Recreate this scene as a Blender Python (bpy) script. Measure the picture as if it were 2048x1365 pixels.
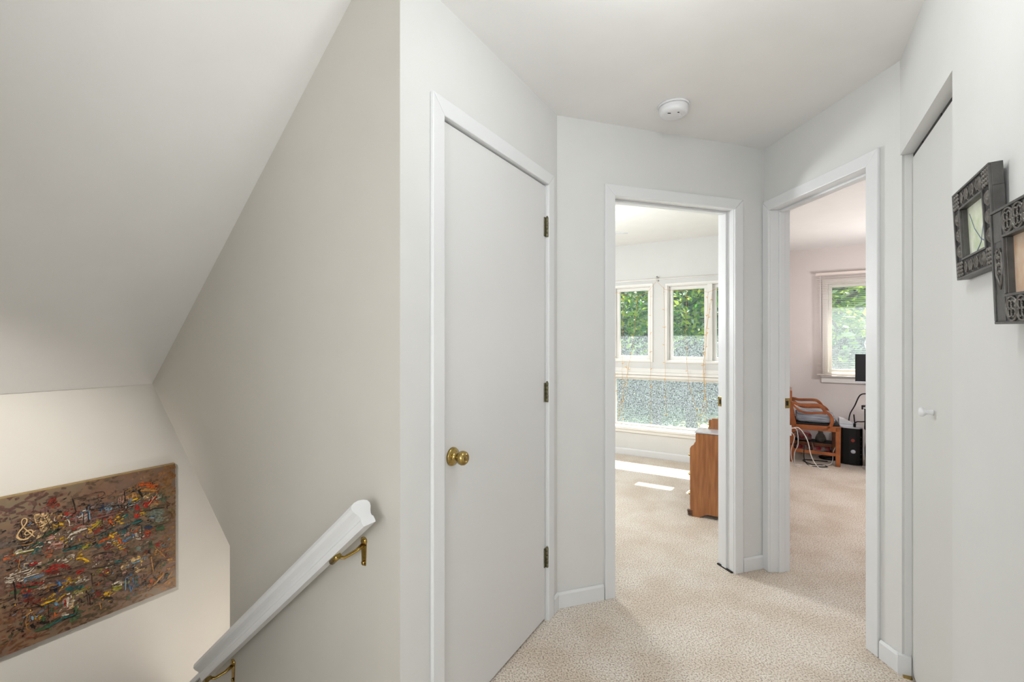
import bpy, bmesh, math, random
from mathutils import Vector, Matrix
R_ = random.Random(7)
for o in list(bpy.data.objects): bpy.data.objects.remove(o)
scn = bpy.context.scene
C = scn.collection
pi = math.pi

# ------------------------------------------------------------------ camera, world, sun, lamps, exposure
cam = bpy.data.cameras.new('camera'); cam.lens = 16; cam.sensor_width = 36; cam.clip_start = .02; cam.clip_end = 400
camo = bpy.data.objects.new('camera', cam); C.objects.link(camo)
camo.location = (0, 0, 1.306); camo.rotation_euler = (pi/2, 0, 0); scn.camera = camo
# local frame of the house: E is the outside corner at the stair head, D1 runs along the hall walls, D2 down the stairs
A1 = math.radians(31.1)
D1 = Vector((math.sin(A1), math.cos(A1), 0)); D2 = Vector((-D1.y, D1.x, 0)); E0 = Vector((-.325, 1.320, 0))
def P(s, t, h=0): return E0 + D2*s + D1*t + Vector((0, 0, h))

w = bpy.data.worlds.new('world'); scn.world = w; w.use_nodes = True
nt = w.node_tree; bg = nt.nodes['Background']
sky = nt.nodes.new('ShaderNodeTexSky'); sky.sky_type = 'NISHITA'; sky.sun_disc = False
sky.sun_elevation = math.radians(49.5)
nt.links.new(sky.outputs[0], bg.inputs[0]); bg.inputs[1].default_value = .30
sund = (-D1 + D2*.10 + Vector((0, 0, -1.17))).normalized()      # the way sunlight travels
sky.sun_rotation = math.atan2(-sund.x, -sund.y)
sl = bpy.data.lights.new('sun', 'SUN'); sl.energy = 24.0; sl.angle = .009; sl.color = (1, .955, .88)
so = bpy.data.objects.new('sun', sl); C.objects.link(so); so.rotation_euler = sund.to_track_quat('-Z', 'Y').to_euler()
def lamp(name, loc, e, col, r=.1, spot=None):
    l = bpy.data.lights.new(name, 'SPOT' if spot else 'POINT'); l.energy = e; l.color = col; l.shadow_soft_size = r
    o = bpy.data.objects.new(name, l); C.objects.link(o); o.location = loc
    if spot:
        l.spot_size = math.radians(spot[1]); l.spot_blend = .9
        o.rotation_euler = (Vector(spot[0])-Vector(loc)).to_track_quat('-Z', 'Y').to_euler()
    return o
lamp('hall_ceiling_lamp', (.40, 1.02, 2.24), 8.2, (.955, .985, 1), .08)
lamp('hall_rear_fill', P(-.62, -1.85, 1.35), 43, (.955, .985, 1), .35)  # unseen soft fill added behind the camera to lift ceiling and walls
lamp('stair_fill_spot', P(.35, -1.0, 1.62), 86, (1, .94, .88), .05, (P(1.6, -.62, .46), 64))  # added spot out of view, brightens the far wall and spares the side wall
lamp('lower_hall_fill', P(1.0, .30, -.25), 5.0, (1, .94, .88), .10)  # fill added behind the half wall to lift the lower far wall
lamp('bedroom_fill', (.15, 3.6, 1.6), 60, (.96, .985, 1), .14)  # unseen fill added to brighten the bedroom, floats below the fan
lamp('study_fill', (3.75, 4.15, 1.6), 22, (1, .97, .97), .14)  # added room fill for the study, hidden beside the doorway
lamp('study_low_fill', (3.2, 3.0, 1.25), 27, (1, .97, .97), .14)  # second unseen study fill, added to lighten the area under the chair
vs = scn.view_settings; vs.view_transform = 'Standard'; vs.look = 'None'; vs.gamma = 1; vs.exposure = 0.0; vs.use_curve_mapping = False

# ------------------------------------------------------------------ materials
def lin(c):
    if isinstance(c, str): c = tuple(int(c[i:i+2], 16)/255 for i in (0, 2, 4))
    return tuple((x/12.92 if x <= .04045 else ((x+.055)/1.055)**2.4) for x in c)+(1,)
def mat(name, col, rough=.6, metal=0, var=0, vscale=6, bump=0, bscale=200, spec=.5, col2=None, stretch=None, coat=0):
    m = bpy.data.materials.new(name); m.use_nodes = True; n = m.node_tree.nodes; L = m.node_tree.links
    b = n['Principled BSDF']; b.inputs['Roughness'].default_value = rough; b.inputs['Metallic'].default_value = metal
    b.inputs['Specular IOR Level'].default_value = spec; b.inputs['Coat Weight'].default_value = coat
    tc = n.new('ShaderNodeTexCoord'); mp = n.new('ShaderNodeMapping'); L.new(tc.outputs['Object'], mp.inputs[0])
    if stretch: mp.inputs['Scale'].default_value = stretch
    c = lin(col); nz = n.new('ShaderNodeTexNoise'); nz.inputs['Scale'].default_value = vscale; nz.inputs['Detail'].default_value = 6
    L.new(mp.outputs[0], nz.inputs['Vector'])
    c2 = lin(col2) if col2 else tuple(x*(1-max(var, .02)) for x in c[:3])+(1,)
    rp = n.new('ShaderNodeValToRGB'); rp.color_ramp.elements[0].position = .35; rp.color_ramp.elements[1].position = .65
    rp.color_ramp.elements[0].color = c2; rp.color_ramp.elements[1].color = c
    L.new(nz.outputs[0], rp.inputs[0]); L.new(rp.outputs[0], b.inputs['Base Color'])
    if bump:
        z = n.new('ShaderNodeTexNoise'); z.inputs['Scale'].default_value = bscale; z.inputs['Detail'].default_value = 3
        L.new(mp.outputs[0], z.inputs['Vector'])
        bp = n.new('ShaderNodeBump'); bp.inputs['Strength'].default_value = bump; bp.inputs['Distance'].default_value = .002
        L.new(z.outputs[0], bp.inputs['Height']); L.new(bp.outputs[0], b.inputs['Normal'])
    return m
M = {}
M['wall'] = mat('wall_paint', 'dfdfdd', .75, var=.015, bump=.06, bscale=120, spec=.2)
M['wallw'] = mat('stair_wall_paint', 'dbd8d1', .75, var=.015, bump=.06, bscale=120, spec=.2)
M['walls'] = mat('stair_wall_paint_shaded', 'd0ccc4', .75, var=.015, bump=.06, bscale=120, spec=.2)  # darker copy of the stair wall paint, the side wall's shade put into its colour
M['wallp'] = mat('pinkish_wall_paint', 'dfd8d5', .75, var=.015, bump=.06, bscale=120, spec=.2)
M['ceil'] = mat('ceiling_paint', 'efeeec', .85, var=.015, bump=.1, bscale=90, spec=.15)
M['trim'] = mat('gloss_white_trim', 'e6e7e8', .38, var=.02, spec=.4)
M['door'] = mat('satin_white_door', 'dfdfde', .45, var=.012, vscale=2, spec=.4)
M['closet'] = mat('warm_white_door', 'd9d9d6', .5, var=.012, vscale=2, spec=.35)
M['winw'] = mat('white_window_frame', 'f0eeea', .4, var=.02)
M['brass'] = mat('aged_brass', 'b89f62', .17, 1, var=.3, vscale=60)
M['hinge'] = mat('olive_antique_brass', '86826a', .4, .8, var=.4, vscale=90)
M['pbrass'] = mat('polished_brass', 'c4a35a', .22, 1, var=.35, vscale=80)
M['steel'] = mat('dull_steel', '9a9a94', .35, 1, var=.2)
M['dark'] = mat('dark_gap', '1c1b1a', .7)
M['plastic'] = mat('white_plastic', 'e8e8ea', .4, var=.01)
M['black'] = mat('black_plastic', '0e0e10', .5, var=.2, spec=.3)
M['blackm'] = mat('matte_black', '1d1c1e', .75, var=.3)
M['wood'] = mat('reddish_oak_veneer', 'ac7040', .3, var=.2, vscale=5, col2='8e5830', stretch=(14, 14, 1), coat=.35)
M['vtop'] = mat('window_sheen_top', 'c6c8ce', .15, var=.04, coat=.5)  # window reflection on the wood top painted in as a pale colour
M['woodd'] = mat('dark_walnut', '5a3320', .4, var=.3, vscale=8, stretch=(10, 10, 1), coat=.2)
M['chair'] = mat('orange_teak', 'a85f2c', .3, var=.25, vscale=9, col2='874418', coat=.3)
M['metalf'] = mat('pewter_black_metal', '5a5856', .42, .45, var=.35, vscale=30, bump=.25, bscale=260)
M['metald'] = mat('dark_carved_recess', '1d1b1a', .55, .5, var=.3, vscale=40)
M['metall'] = mat('worn_raised_metal', '7c7873', .35, .6, var=.4, vscale=60)
M['canvas'] = mat('canvas_edge', 'a38b5e', .8, var=.2, vscale=40)
M['wire'] = mat('amber_wire', 'dca62a', .4, var=.1)
M['whitec'] = mat('white_cable', 'e4e0dc', .45)
M['bark'] = mat('bark', '4a4038', .9, var=.4, vscale=10, bump=.6, bscale=30)
M['tan'] = mat('blind_vinyl', 'e6dbd2', .5)
M['siding'] = mat('pale_blue_siding', 'b9c4d2', .7)
M['roofm'] = mat('grey_shingle', '5e6064', .9, var=.3)

def carpet():
    m = bpy.data.materials.new('cut_pile_carpet'); m.use_nodes = True; n = m.node_tree.nodes; L = m.node_tree.links
    b = n['Principled BSDF']; b.inputs['Roughness'].default_value = .95; b.inputs['Specular IOR Level'].default_value = .1
    b.inputs['Sheen Weight'].default_value = .25
    tc = n.new('ShaderNodeTexCoord')
    def noise(s, d=3): 
        z = n.new('ShaderNodeTexNoise'); z.inputs['Scale'].default_value = s; z.inputs['Detail'].default_value = d; L.new(tc.outputs['Object'], z.inputs['Vector']); return z
    a = noise(150, 4); r = n.new('ShaderNodeValToRGB'); e = r.color_ramp.elements
    e[0].position = .33; e[0].color = lin('a3917f'); e[1].position = .62; e[1].color = lin('faf4ea')
    k = r.color_ramp.elements.new(.48); k.color = lin('e6d9ca')
    L.new(a.outputs[0], r.inputs[0])
    c = noise(3.2, 4); r2 = n.new('ShaderNodeValToRGB'); r2.color_ramp.elements[0].position = .38; r2.color_ramp.elements[0].color = (.86, .81, .755, 1)
    r2.color_ramp.elements[1].position = .6; r2.color_ramp.elements[1].color = (1, 1, 1, 1); L.new(c.outputs[0], r2.inputs[0])
    mx = n.new('ShaderNodeMixRGB'); mx.blend_type = 'MULTIPLY'; mx.inputs[0].default_value = 1; L.new(r.outputs[0], mx.inputs[1]); L.new(r2.outputs[0], mx.inputs[2])
    L.new(mx.outputs[0], b.inputs['Base Color'])
    bp = n.new('ShaderNodeBump'); bp.inputs['Strength'].default_value = .75; bp.inputs['Distance'].default_value = .009
    L.new(a.outputs[0], bp.inputs['Height']); L.new(bp.outputs[0], b.inputs['Normal'])
    return m
M['carpet'] = carpet()
def stripes():
    m = mat('grey_striped_fabric', 'bcc4d0', .85, vscale=4, col2='6c7480', stretch=(2, 2, 60)); return m
M['stripe'] = stripes()
M['grass'] = mat('lawn_grass', 'b4cf86', .9, vscale=.5, col2='5d7a3c', bump=.6, bscale=12)
def leafmat(name, c1, c2):
    m = bpy.data.materials.new(name); m.use_nodes = True; n = m.node_tree.nodes; L = m.node_tree.links
    b = n['Principled BSDF']; b.inputs['Roughness'].default_value = .45
    g = n.new('ShaderNodeNewGeometry'); r = n.new('ShaderNodeValToRGB'); r.color_ramp.elements[0].color = lin(c1); r.color_ramp.elements[0].position = .25; r.color_ramp.elements[1].color = lin(c2); r.color_ramp.elements[1].position = .85; e = r.color_ramp.elements.new(.91); e.color = lin('e4ecdc')  # palest stop paints sky-gap sparkle onto a few leaves
    L.new(g.outputs['Random Per Island'], r.inputs[0]); L.new(r.outputs[0], b.inputs['Base Color'])
    t = n.new('ShaderNodeBsdfTranslucent'); L.new(r.outputs[0], t.inputs[0]); mx = n.new('ShaderNodeMixShader'); mx.inputs[0].default_value = .4
    L.new(b.outputs[0], mx.inputs[1]); L.new(t.outputs[0], mx.inputs[2]); L.new(mx.outputs[0], n['Material Output'].inputs[0]); return m
M['leaf'] = leafmat('deep_green_leaves', '1b3b38', '88ac90'); M['leafy'] = leafmat('yellow_green_leaves', '4e8a2c', 'd0dc5a')
def glass():
    m = bpy.data.materials.new('window_glass'); m.use_nodes = True; n = m.node_tree.nodes; L = m.node_tree.links; n.clear()
    o = n.new('ShaderNodeOutputMaterial'); t = n.new('ShaderNodeBsdfTransparent'); t.inputs[0].default_value = (.94, .97, .96, 1)
    g = n.new('ShaderNodeBsdfGlossy'); g.inputs['Roughness'].default_value = .02; f = n.new('ShaderNodeFresnel'); f.inputs[0].default_value = 1.3
    mx = n.new('ShaderNodeMixShader'); L.new(f.outputs[0], mx.inputs[0]); L.new(t.outputs[0], mx.inputs[1]); L.new(g.outputs[0], mx.inputs[2]); L.new(mx.outputs[0], o.inputs[0]); return m
M['glass'] = glass()
def screen(lo=.02, hi=.22):
    m = bpy.data.materials.new('insect_screen_mesh'); m.use_nodes = True; n = m.node_tree.nodes; L = m.node_tree.links; n.clear()
    o = n.new('ShaderNodeOutputMaterial'); t = n.new('ShaderNodeBsdfTransparent'); d = n.new('ShaderNodeBsdfTranslucent'); d.inputs[0].default_value = (.58, .62, .70, 1)
    d2 = n.new('ShaderNodeBsdfDiffuse'); d2.inputs[0].default_value = (.4, .43, .48, 1)
    a = n.new('ShaderNodeMixShader'); a.inputs[0].default_value = .35; L.new(d.outputs[0], a.inputs[1]); L.new(d2.outputs[0], a.inputs[2])
    tc = n.new('ShaderNodeTexCoord'); z = n.new('ShaderNodeTexNoise'); z.inputs['Scale'].default_value = 90; L.new(tc.outputs['Object'], z.inputs['Vector'])
    mr = n.new('ShaderNodeMapRange'); mr.inputs[1].default_value = .3; mr.inputs[2].default_value = .7; mr.inputs[3].default_value = lo; mr.inputs[4].default_value = hi; L.new(z.outputs[0], mr.inputs[0])
    mx = n.new('ShaderNodeMixShader'); L.new(mr.outputs[0], mx.inputs[0]); L.new(t.outputs[0], mx.inputs[1]); L.new(a.outputs[0], mx.inputs[2]); L.new(mx.outputs[0], o.inputs[0]); return m
M['screen'] = screen(); M['dense_screen'] = screen(.08, .20)
def vcol(name, rough=.5):
    m = bpy.data.materials.new(name); m.use_nodes = True; n = m.node_tree.nodes; L = m.node_tree.links
    b = n['Principled BSDF']; b.inputs['Roughness'].default_value = rough
    a = n.new('ShaderNodeAttribute'); a.attribute_name = 'Col'; L.new(a.outputs['Color'], b.inputs['Base Color']); return m
M['paint'] = vcol('oil_paint', .42)
def underpaint():
    m = bpy.data.materials.new('oil_underpaint'); m.use_nodes = True; n = m.node_tree.nodes; L = m.node_tree.links
    b = n['Principled BSDF']; b.inputs['Roughness'].default_value = .42
    tc = n.new('ShaderNodeTexCoord'); cur = None
    for i, (sc, c1, c2) in enumerate([(5, '6e5542', '83705a'), (9, '5a5c4a', '936e3a'), (3, '75504a', '85725c')]):
        mp = n.new('ShaderNodeMapping'); mp.inputs['Location'].default_value = (i*3, i*5, i); mp.inputs['Scale'].default_value = (1, 1, 1.8); L.new(tc.outputs['Object'], mp.inputs[0])
        z = n.new('ShaderNodeTexNoise'); z.inputs['Scale'].default_value = sc; z.inputs['Detail'].default_value = 8; L.new(mp.outputs[0], z.inputs[0])
        r = n.new('ShaderNodeValToRGB'); r.color_ramp.elements[0].position = .38; r.color_ramp.elements[1].position = .62
        r.color_ramp.elements[0].color = lin(c1); r.color_ramp.elements[1].color = lin(c2); L.new(z.outputs[0], r.inputs[0])
        if cur is None: cur = r
        else:
            mx = n.new('ShaderNodeMixRGB'); mx.inputs[0].default_value = .5; L.new(cur.outputs[0], mx.inputs[1]); L.new(r.outputs[0], mx.inputs[2]); cur = mx
    L.new(cur.outputs[0], b.inputs['Base Color']); return m
M['under'] = underpaint()
M['plaid'] = mat('red_plaid_cloth', 'c02838', .85, vscale=20, col2='e0dad6')
M['greycloth'] = mat('grey_cloth', '8a867e', .85, var=.3, vscale=20)
M['artg'] = mat('pale_green_print', 'e6e8da', .6, vscale=22, col2='c4cfae')
M['arto'] = mat('pale_orange_print', 'e2d3c2', .6, vscale=18, col2='cfab8c')
M['blue'] = mat('blue_ink', '5f6f92', .6)
M['slate'] = mat('light_grey_case_top', 'c4c8d2', .3)
M['red'] = mat('red_ring', '8c3328', .4)

# ------------------------------------------------------------------ mesh helpers
WM = {}
def FR(o, x, z=None):                      # frame: origin, x axis along, y = z cross x
    x = Vector(x).normalized(); zz = Vector((0, 0, 1)); y = zz.cross(x)
    return Matrix(((x.x, y.x, 0, o[0]), (x.y, y.y, 0, o[1]), (0, 0, 1, o[2] if len(o) > 2 else 0), (0, 0, 0, 1)))
class MB:
    def __init__(s, fr=None): s.bm = bmesh.new(); s.fr = fr or Matrix(); s.smooth = False
    def v(s, p): return s.bm.verts.new(s.fr @ Vector(p))
    def f(s, vs, sm=False):
        try: f = s.bm.faces.new(vs); f.smooth = sm; return f
        except ValueError: return None
    def box(s, x0, x1, y0, y1, z0, z1):
        v = [s.v((x, y, z)) for z in (z0, z1) for y in (y0, y1) for x in (x0, x1)]
        for q in ((0, 2, 3, 1), (4, 5, 7, 6), (0, 1, 5, 4), (2, 6, 7, 3), (0, 4, 6, 2), (1, 3, 7, 5)): s.f([v[i] for i in q])
        return s
    def prism(s, pts, d):                  # pts: list of 3d points (planar), d: extrusion vector
        d = Vector(d); a = [s.v(p) for p in pts]; b = [s.v(Vector(p)+d) for p in pts]
        n = len(pts); s.f(a[::-1]); s.f(b)
        for i in range(n): s.f([a[i], a[(i+1) % n], b[(i+1) % n], b[i]])
        return s
    def tube(s, path, r, seg=8, close=False, cap=True, sq=1.0):
        path = [Vector(p) for p in path]; n = len(path); rings = []
        rr = r if isinstance(r, (list, tuple)) else [r]*n
        up = None
        for i, p in enumerate(path):
            t = (path[min(i+1, n-1)]-path[max(i-1, 0)]).normalized()
            if up is None: up = Vector((0, 0, 1)) if abs(t.z) < .9 else Vector((1, 0, 0))
            a = t.cross(up).normalized(); b = a.cross(t).normalized(); up = b
            rings.append([s.v(p + a*math.cos(2*pi*k/seg)*rr[i] + b*math.sin(2*pi*k/seg)*rr[i]*sq) for k in range(seg)])
        for i in range(n-1):
            for k in range(seg): s.f([rings[i][k], rings[i+1][k], rings[i+1][(k+1) % seg], rings[i][(k+1) % seg]], True)
        if cap: s.f(rings[0]); s.f(rings[-1][::-1])
        return s
    def lathe(s, prof, o, ax, seg=24):     # prof: (radius, distance along ax)
        o = Vector(o); ax = Vector(ax).normalized(); a = ax.orthogonal().normalized(); b = ax.cross(a); rings = []
        for r, d in prof: rings.append([s.v(o+ax*d+(a*math.cos(2*pi*k/seg)+b*math.sin(2*pi*k/seg))*max(r, 1e-5)) for k in range(seg)])
        for i in range(len(prof)-1):
            for k in range(seg): s.f([rings[i][k], rings[i][(k+1) % seg], rings[i+1][(k+1) % seg], rings[i+1][k]], True)
        s.f(rings[0][::-1]); s.f(rings[-1]); return s
    def ribbon(s, path, hw, d0, d1, nrm):  # flat band of in-plane half width hw, thickness d0..d1 along nrm
        path = [Vector(p) for p in path]; nrm = Vector(nrm); n = len(path); rows = []
        hh = hw if isinstance(hw, (list, tuple)) else [hw]*n
        for i, p in enumerate(path):
            t = (path[min(i+1, n-1)]-path[max(i-1, 0)]).normalized(); a = t.cross(nrm).normalized()*hh[i]
            rows.append([s.v(p-a+nrm*d0), s.v(p+a+nrm*d0), s.v(p+a+nrm*d1), s.v(p-a+nrm*d1)])
        for i in range(n-1):
            for k in range(4): s.f([rows[i][k], rows[i][(k+1) % 4], rows[i+1][(k+1) % 4], rows[i+1][k]])
        s.f(rows[0][::-1]); s.f(rows[-1]); return s
    def build(s, name, m, parent=None, bevel=0, **tags):
        bm = s.bm
        bmesh.ops.recalc_face_normals(bm, faces=bm.faces)
        base = WM[parent.name] if parent else None
        if base is None:
            c = [v.co for v in bm.verts]; lo = Vector([min(p[i] for p in c) for i in range(3)]); hi = Vector([max(p[i] for p in c) for i in range(3)])
            o = Vector(((lo.x+hi.x)/2, (lo.y+hi.y)/2, lo.z)); base = Matrix.Translation(o)
            bm.transform(base.inverted()); wm = base
        else: bm.transform(base.inverted()); wm = base
        me = bpy.data.meshes.new(name); bm.to_mesh(me); bm.free()
        me.materials.append(M[m] if isinstance(m, str) else m)
        ob = bpy.data.objects.new(name, me); C.objects.link(ob)
        if parent: ob.parent = parent
        else: ob.matrix_world = base
        WM[ob.name] = wm
        if bevel:
            b = ob.modifiers.new('bevel', 'BEVEL'); b.width = bevel; b.segments = 2; b.limit_method = 'ANGLE'; b.angle_limit = .6
        for k, v in tags.items(): ob[k] = v
        return ob
def empty(name, loc, **tags):
    o = bpy.data.objects.new(name, None); C.objects.link(o); o.location = loc; o.empty_display_size = .1
    WM[o.name] = Matrix.Translation(Vector(loc))
    for k, v in tags.items(): o[k] = v
    return o
ST = dict(kind='structure')

def wall(name, a, x, length, th, z0, z1, holes=(), m='wall', x0=0.0, **tags):
    fr = FR(a, x); b = MB(fr)
    us = sorted({x0, length, *[h[0] for h in holes], *[h[1] for h in holes]}); zs = sorted({z0, z1, *[h[2] for h in holes], *[h[3] for h in holes]})
    us = [u for u in us if x0 <= u <= length]; zs = [z for z in zs if z0 <= z <= z1]
    nu, nz = len(us)-1, len(zs)-1
    def solid(i, j):
        if i < 0 or j < 0 or i >= nu or j >= nz: return False
        cu, cz = (us[i]+us[i+1])/2, (zs[j]+zs[j+1])/2
        return not any(h[0] < cu < h[1] and h[2] < cz < h[3] for h in holes)
    V = {}
    def vv(i, j, k):
        if (i, j, k) not in V: V[i, j, k] = b.v((us[i], k*th, zs[j]))
        return V[i, j, k]
    for i in range(nu):
        for j in range(nz):
            if not solid(i, j): continue
            for k in (0, 1): b.f([vv(i, j, k), vv(i+1, j, k), vv(i+1, j+1, k), vv(i, j+1, k)])
            for di, dj, q in ((-1, 0, ((i, j), (i, j+1))), (1, 0, ((i+1, j), (i+1, j+1))), (0, -1, ((i, j), (i+1, j))), (0, 1, ((i, j+1), (i+1, j+1)))):
                if not solid(i+di, j+dj): b.f([vv(*q[0], 0), vv(*q[1], 0), vv(*q[1], 1), vv(*q[0], 1)])
    t = dict(ST); t.update(tags)
    return b.build(name, m, None, **t), fr

# ------------------------------------------------------------------ the shell
CH = 2.41
K1 = P(0, 1.038); bdir = Vector((math.sin(math.radians(72)), math.cos(math.radians(72)), 0)); K2 = Vector((1.4537, 2.625, 0)); K1 = K2 - bdir*1.3045
rdir = Vector((.0875, -.9962, 0)); K3 = K2 + rdir*.837
S3 = -1.342
def sbox(b, s0, s1, t0, t1, z0, z1):
    b.prism([P(s0, t0, z0), P(s1, t0, z0), P(s1, t1, z0), P(s0, t1, z0)], (0, 0, z1-z0)); return b
b = MB(); sbox(b, -5, 0, -2.6, 4.25, -.3, 0); sbox(b, -5, -.9, 4.25, 5.65, -.3, 0); sbox(b, 0, 2.8, .45, 4.25, -.3, 0); sbox(b, 0, .6, .121, .45, -.3, 0)
b.build('floor', 'carpet', **ST)
b = MB(); sbox(b, -5, .17, -2.6, 4.30, CH, CH+.15); sbox(b, -5, -.9, 4.30, 5.65, CH, CH+.15); sbox(b, .17, 2.8, .06, 4.30, CH, CH+.15)
b.build('ceiling', 'ceil', **ST)
# slope over the stairs
b = MB(); b.prism([P(.17, -1.2, 2.412), P(1.605, -1.2, 1.103), P(1.80, -1.2, 1.103), P(1.80, -1.2, 2.2), P(.17, -1.2, 2.6)], D1*1.205)
b.build('ceiling_slope', 'ceil', **ST)
# hall walls
wall('wall_left', E0, D1, 1.085, .12, -.02, CH+.02, [(.166, .961, -.1, 2.056)], x0=.001)
BC = (.3233, 1.085); OT = 2.045
wall('wall_back', K1, bdir, 1.32, .115, -.02, CH+.02, [(BC[0]-.02, BC[1]+.02, -.1, OT+.02)], x0=-.02)
RC = (.057, .694)
wall('wall_back_right', K2, rdir, .845, .115, -.02, CH+.02, [(RC[0]-.02, RC[1]+.02, -.1, OT+.02)], x0=-.02)
wall('wall_right', K3, -D1, 4.1, .12, -.02, CH+.02, [(0, .66, -.1, 2.036)])
n3 = Vector((D1.y, -D1.x, 0))
MB().prism([K3, K3+n3*.3, K3+n3*.3+D1*.12, K3+Vector((.9962, .0875, 0))*.10+D1*.1], (0, 0, CH)).build('wall_closet_return', 'wall', **ST)
wall('wall_closet', P(S3-.75, 1.3), -D1, 1.4, .1, -.02, CH, m='wall', x0=-.2)
wall('wall_closet_side', P(S3-.12, .45), -D2, .8, .1, -.02, CH)
wall('wall_rear', P(S3-.1, -2.45), D2, 1.6, .1, -.02, CH+.02)
wall('wall_rear_left', P(0, -2.5), D1, 1.4, .1, -.02, CH+.02)
# stairwell: the wall under the slope is cut back to a sloped and an upright edge, below it runs on as a half wall
def wy(pts, t0, t1, b): b.prism([P(s, t0, h) for s, h in pts], D1*(t1-t0)); return b
cut = [(.0005, -1.6), (.0005, CH+.02), (.16, CH+.02), (1.604, 1.108), (.92, .497), (.92, .085), (1.61, -.513), (1.61, -1.6)]
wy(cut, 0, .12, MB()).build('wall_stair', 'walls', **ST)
wall('wall_far', P(1.61, -1.25), D1, 2.5, .12, -1.6, 1.35, m='wallw')
wall('wall_stair_near', P(0, -1.1), D2, 1.7, .1, -1.6, CH, m='wallw')
wall('wall_alcove', P(1.62, .45), -D2, 1.05, .1, -1.6, 1.3, m='wallw')
wall('wall_alcove_side', P(.58, .10), D1, .4, .02, -1.6, 1.3, m='wallw')
sbox(MB(), .56, 1.65, .121, .5, 1.22, 1.3).build('ceiling_alcove', 'wallw', **ST)
b = MB(); cd = (1.61-.92, -.513-.085)
b.prism([P(.922, -.012, .085), P(1.6, -.012, -.503), P(1.6, -.012, -.475), P(.922, -.012, .113)], D1*.144)
b.build('trim_1', 'trim', bevel=.004, **ST)
st = empty('staircase', P(0, -.5, -1.4), label='carpeted stairs going down beside the long handrail wall', category='stairs')
for k in range(1, 7):
    sbox(MB(), .23*(k-1), .23*k+.02, -1.095, -.005, -.2*k-.2, -.2*k).build('step', 'carpet', st, bevel=.01)
sbox(MB(), 1.38, 1.61, -1.1, .45, -1.6, -1.4).build('landing', 'carpet', st)
sbox(MB(), .92, 1.61, 0.12, .45, -1.6, -1.4).build('landing', 'carpet', st)
# bedroom (behind the middle doorway) and study (behind the right doorway)
TF = 4.201; TG = 5.581
UO = 2.6-.7606
def fu(u): return u+UO
F_h = [(fu(-.455), fu(.425), 1.09, 1.93), (fu(.597), fu(1.463), 1.085, 1.92), (fu(-1.40), fu(1.463), .32, .90)]
_, FF = wall('wall_bedroom', P(2.6, TF), -D2, 3.56, .13, -.02, CH+.02, F_h, x0=-.1)
GH = [(.40, 1.34, .925, 1.99)]
_, GF = wall('wall_study', P(-.969, TG), -D2, 4.1, .13, -.02, CH+.02, GH, m='wallp', x0=-.1)
wall('wall_bedroom_left', P(2.6, 1.0), D1, 3.25, .1, -.02, CH+.02)
wall('wall_bedroom_near', P(.06, 1.24), D2, 2.6, .1, -.02, CH+.02)
pb = MB(); pb.prism([K2+Vector((.0, .06, 0)), K2-D2*.0+Vector((.10, .04, 0)), P(-.969, 2.2), P(-.969, TG), P(-.849, TG), P(-.849, 2.1)], (0, 0, CH))
part = pb.build('wall_partition', 'wall', **ST); part.data.materials.append(M['wallp'])
for p in part.data.polygons:
    wn = p.normal
    if wn.dot(-D2) > .7: p.material_index = 1
wall('wall_study_near', P(-1.49, 1.40), -D2, 3.5, .12, -.02, CH+.02, m='wallp')
wall('wall_study_right', P(-4.9, 5.7), -D1, 4.5, .1, -.02, CH+.02, m='wallp')
b = MB(); sbox(b, -.86, 3.2, 4.33, 5.24, 2.44, 2.56); b.build('roof_eave', 'roofm', **ST)
b = MB(); sbox(b, -5.2, -.86, 5.71, 6.33, 2.44, 2.56); b.build('roof_eave', 'roofm', **ST)

# baseboards
def base(name, fr, u0, u1, h=.078, y=-.013):
    b = MB(fr); b.prism([(u0, 0, 0), (u0, y, 0), (u0, y, h-.010), (u0, y+.006, h), (u0, 0, h)], (u1-u0, 0, 0)); return b.build(name, 'trim', bevel=.002, **ST)
EF = FR(E0, D1); BF = FR(K1, bdir); RF = FR(K2, rdir); RW = FR(K3, -D1)
base('baseboard_left', EF, 1.003, 1.052)
base('baseboard_back', BF, 0, BC[0]-.062); base('baseboard_back', BF, BC[1]+.062, 1.301)
base('baseboard_back_right', RF, RC[1]+.062, .837)
MB().prism([K3, K3+n3*.032, K3+n3*.032-D1*.013, K3-D1*.013-Vector((.9962, .0875, 0))*.012, K3-Vector((.9962, .0875, 0))*.013], (0, 0, .078)).build('baseboard_closet', 'trim', **ST)
base('baseboard_bedroom', FF, 0, 3.44, .075); base('baseboard_study', GF, 0, 4.0, .075)

# casings, jambs and stops
def casing(name, fr, c0, c1, top, wd=.057, th=.014, z0=0, left=True, depth=.115, y=0):
    g = empty(name, fr @ Vector(((c0+c1)/2, 0, 0)), **ST)
    def leg(a, bb, s):   # a inner edge, bb outer edge
        b = MB(fr); b.prism([(a, y, z0), (bb, y, z0), (bb, y, top+abs(bb-a)), (a, y, top)], (0, -th, 0)); b.build('casing_leg', 'trim', g, bevel=.003)
    if left: leg(c0, c0-wd, -1)
    else: leg(c0, c0-.052, -1)
    leg(c1, c1+wd, 1)
    b = MB(fr); b.prism([(c0-(wd if left else .052), y, top+wd), (c0, y, top), (c1, y, top), (c1+wd, y, top+wd)], (0, -th, 0)); b.build('casing_head', 'trim', g, bevel=.003)
    if depth:
        MB(fr).box(c0-.019, c0+.001, -.001, depth, z0, top+.0).build('jamb', 'trim', g)
        MB(fr).box(c1-.001, c1+.019, -.001, depth, z0, top+.0).build('jamb', 'trim', g)
        MB(fr).box(c0-.019, c1+.019, -.001, depth, top, top+.019).build('head_jamb', 'trim', g)
    return g
g1 = casing('trim_2', EF, .187, .941, 2.036, depth=.12)
g2 = casing('trim_3', BF, BC[0], BC[1], OT)
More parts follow.
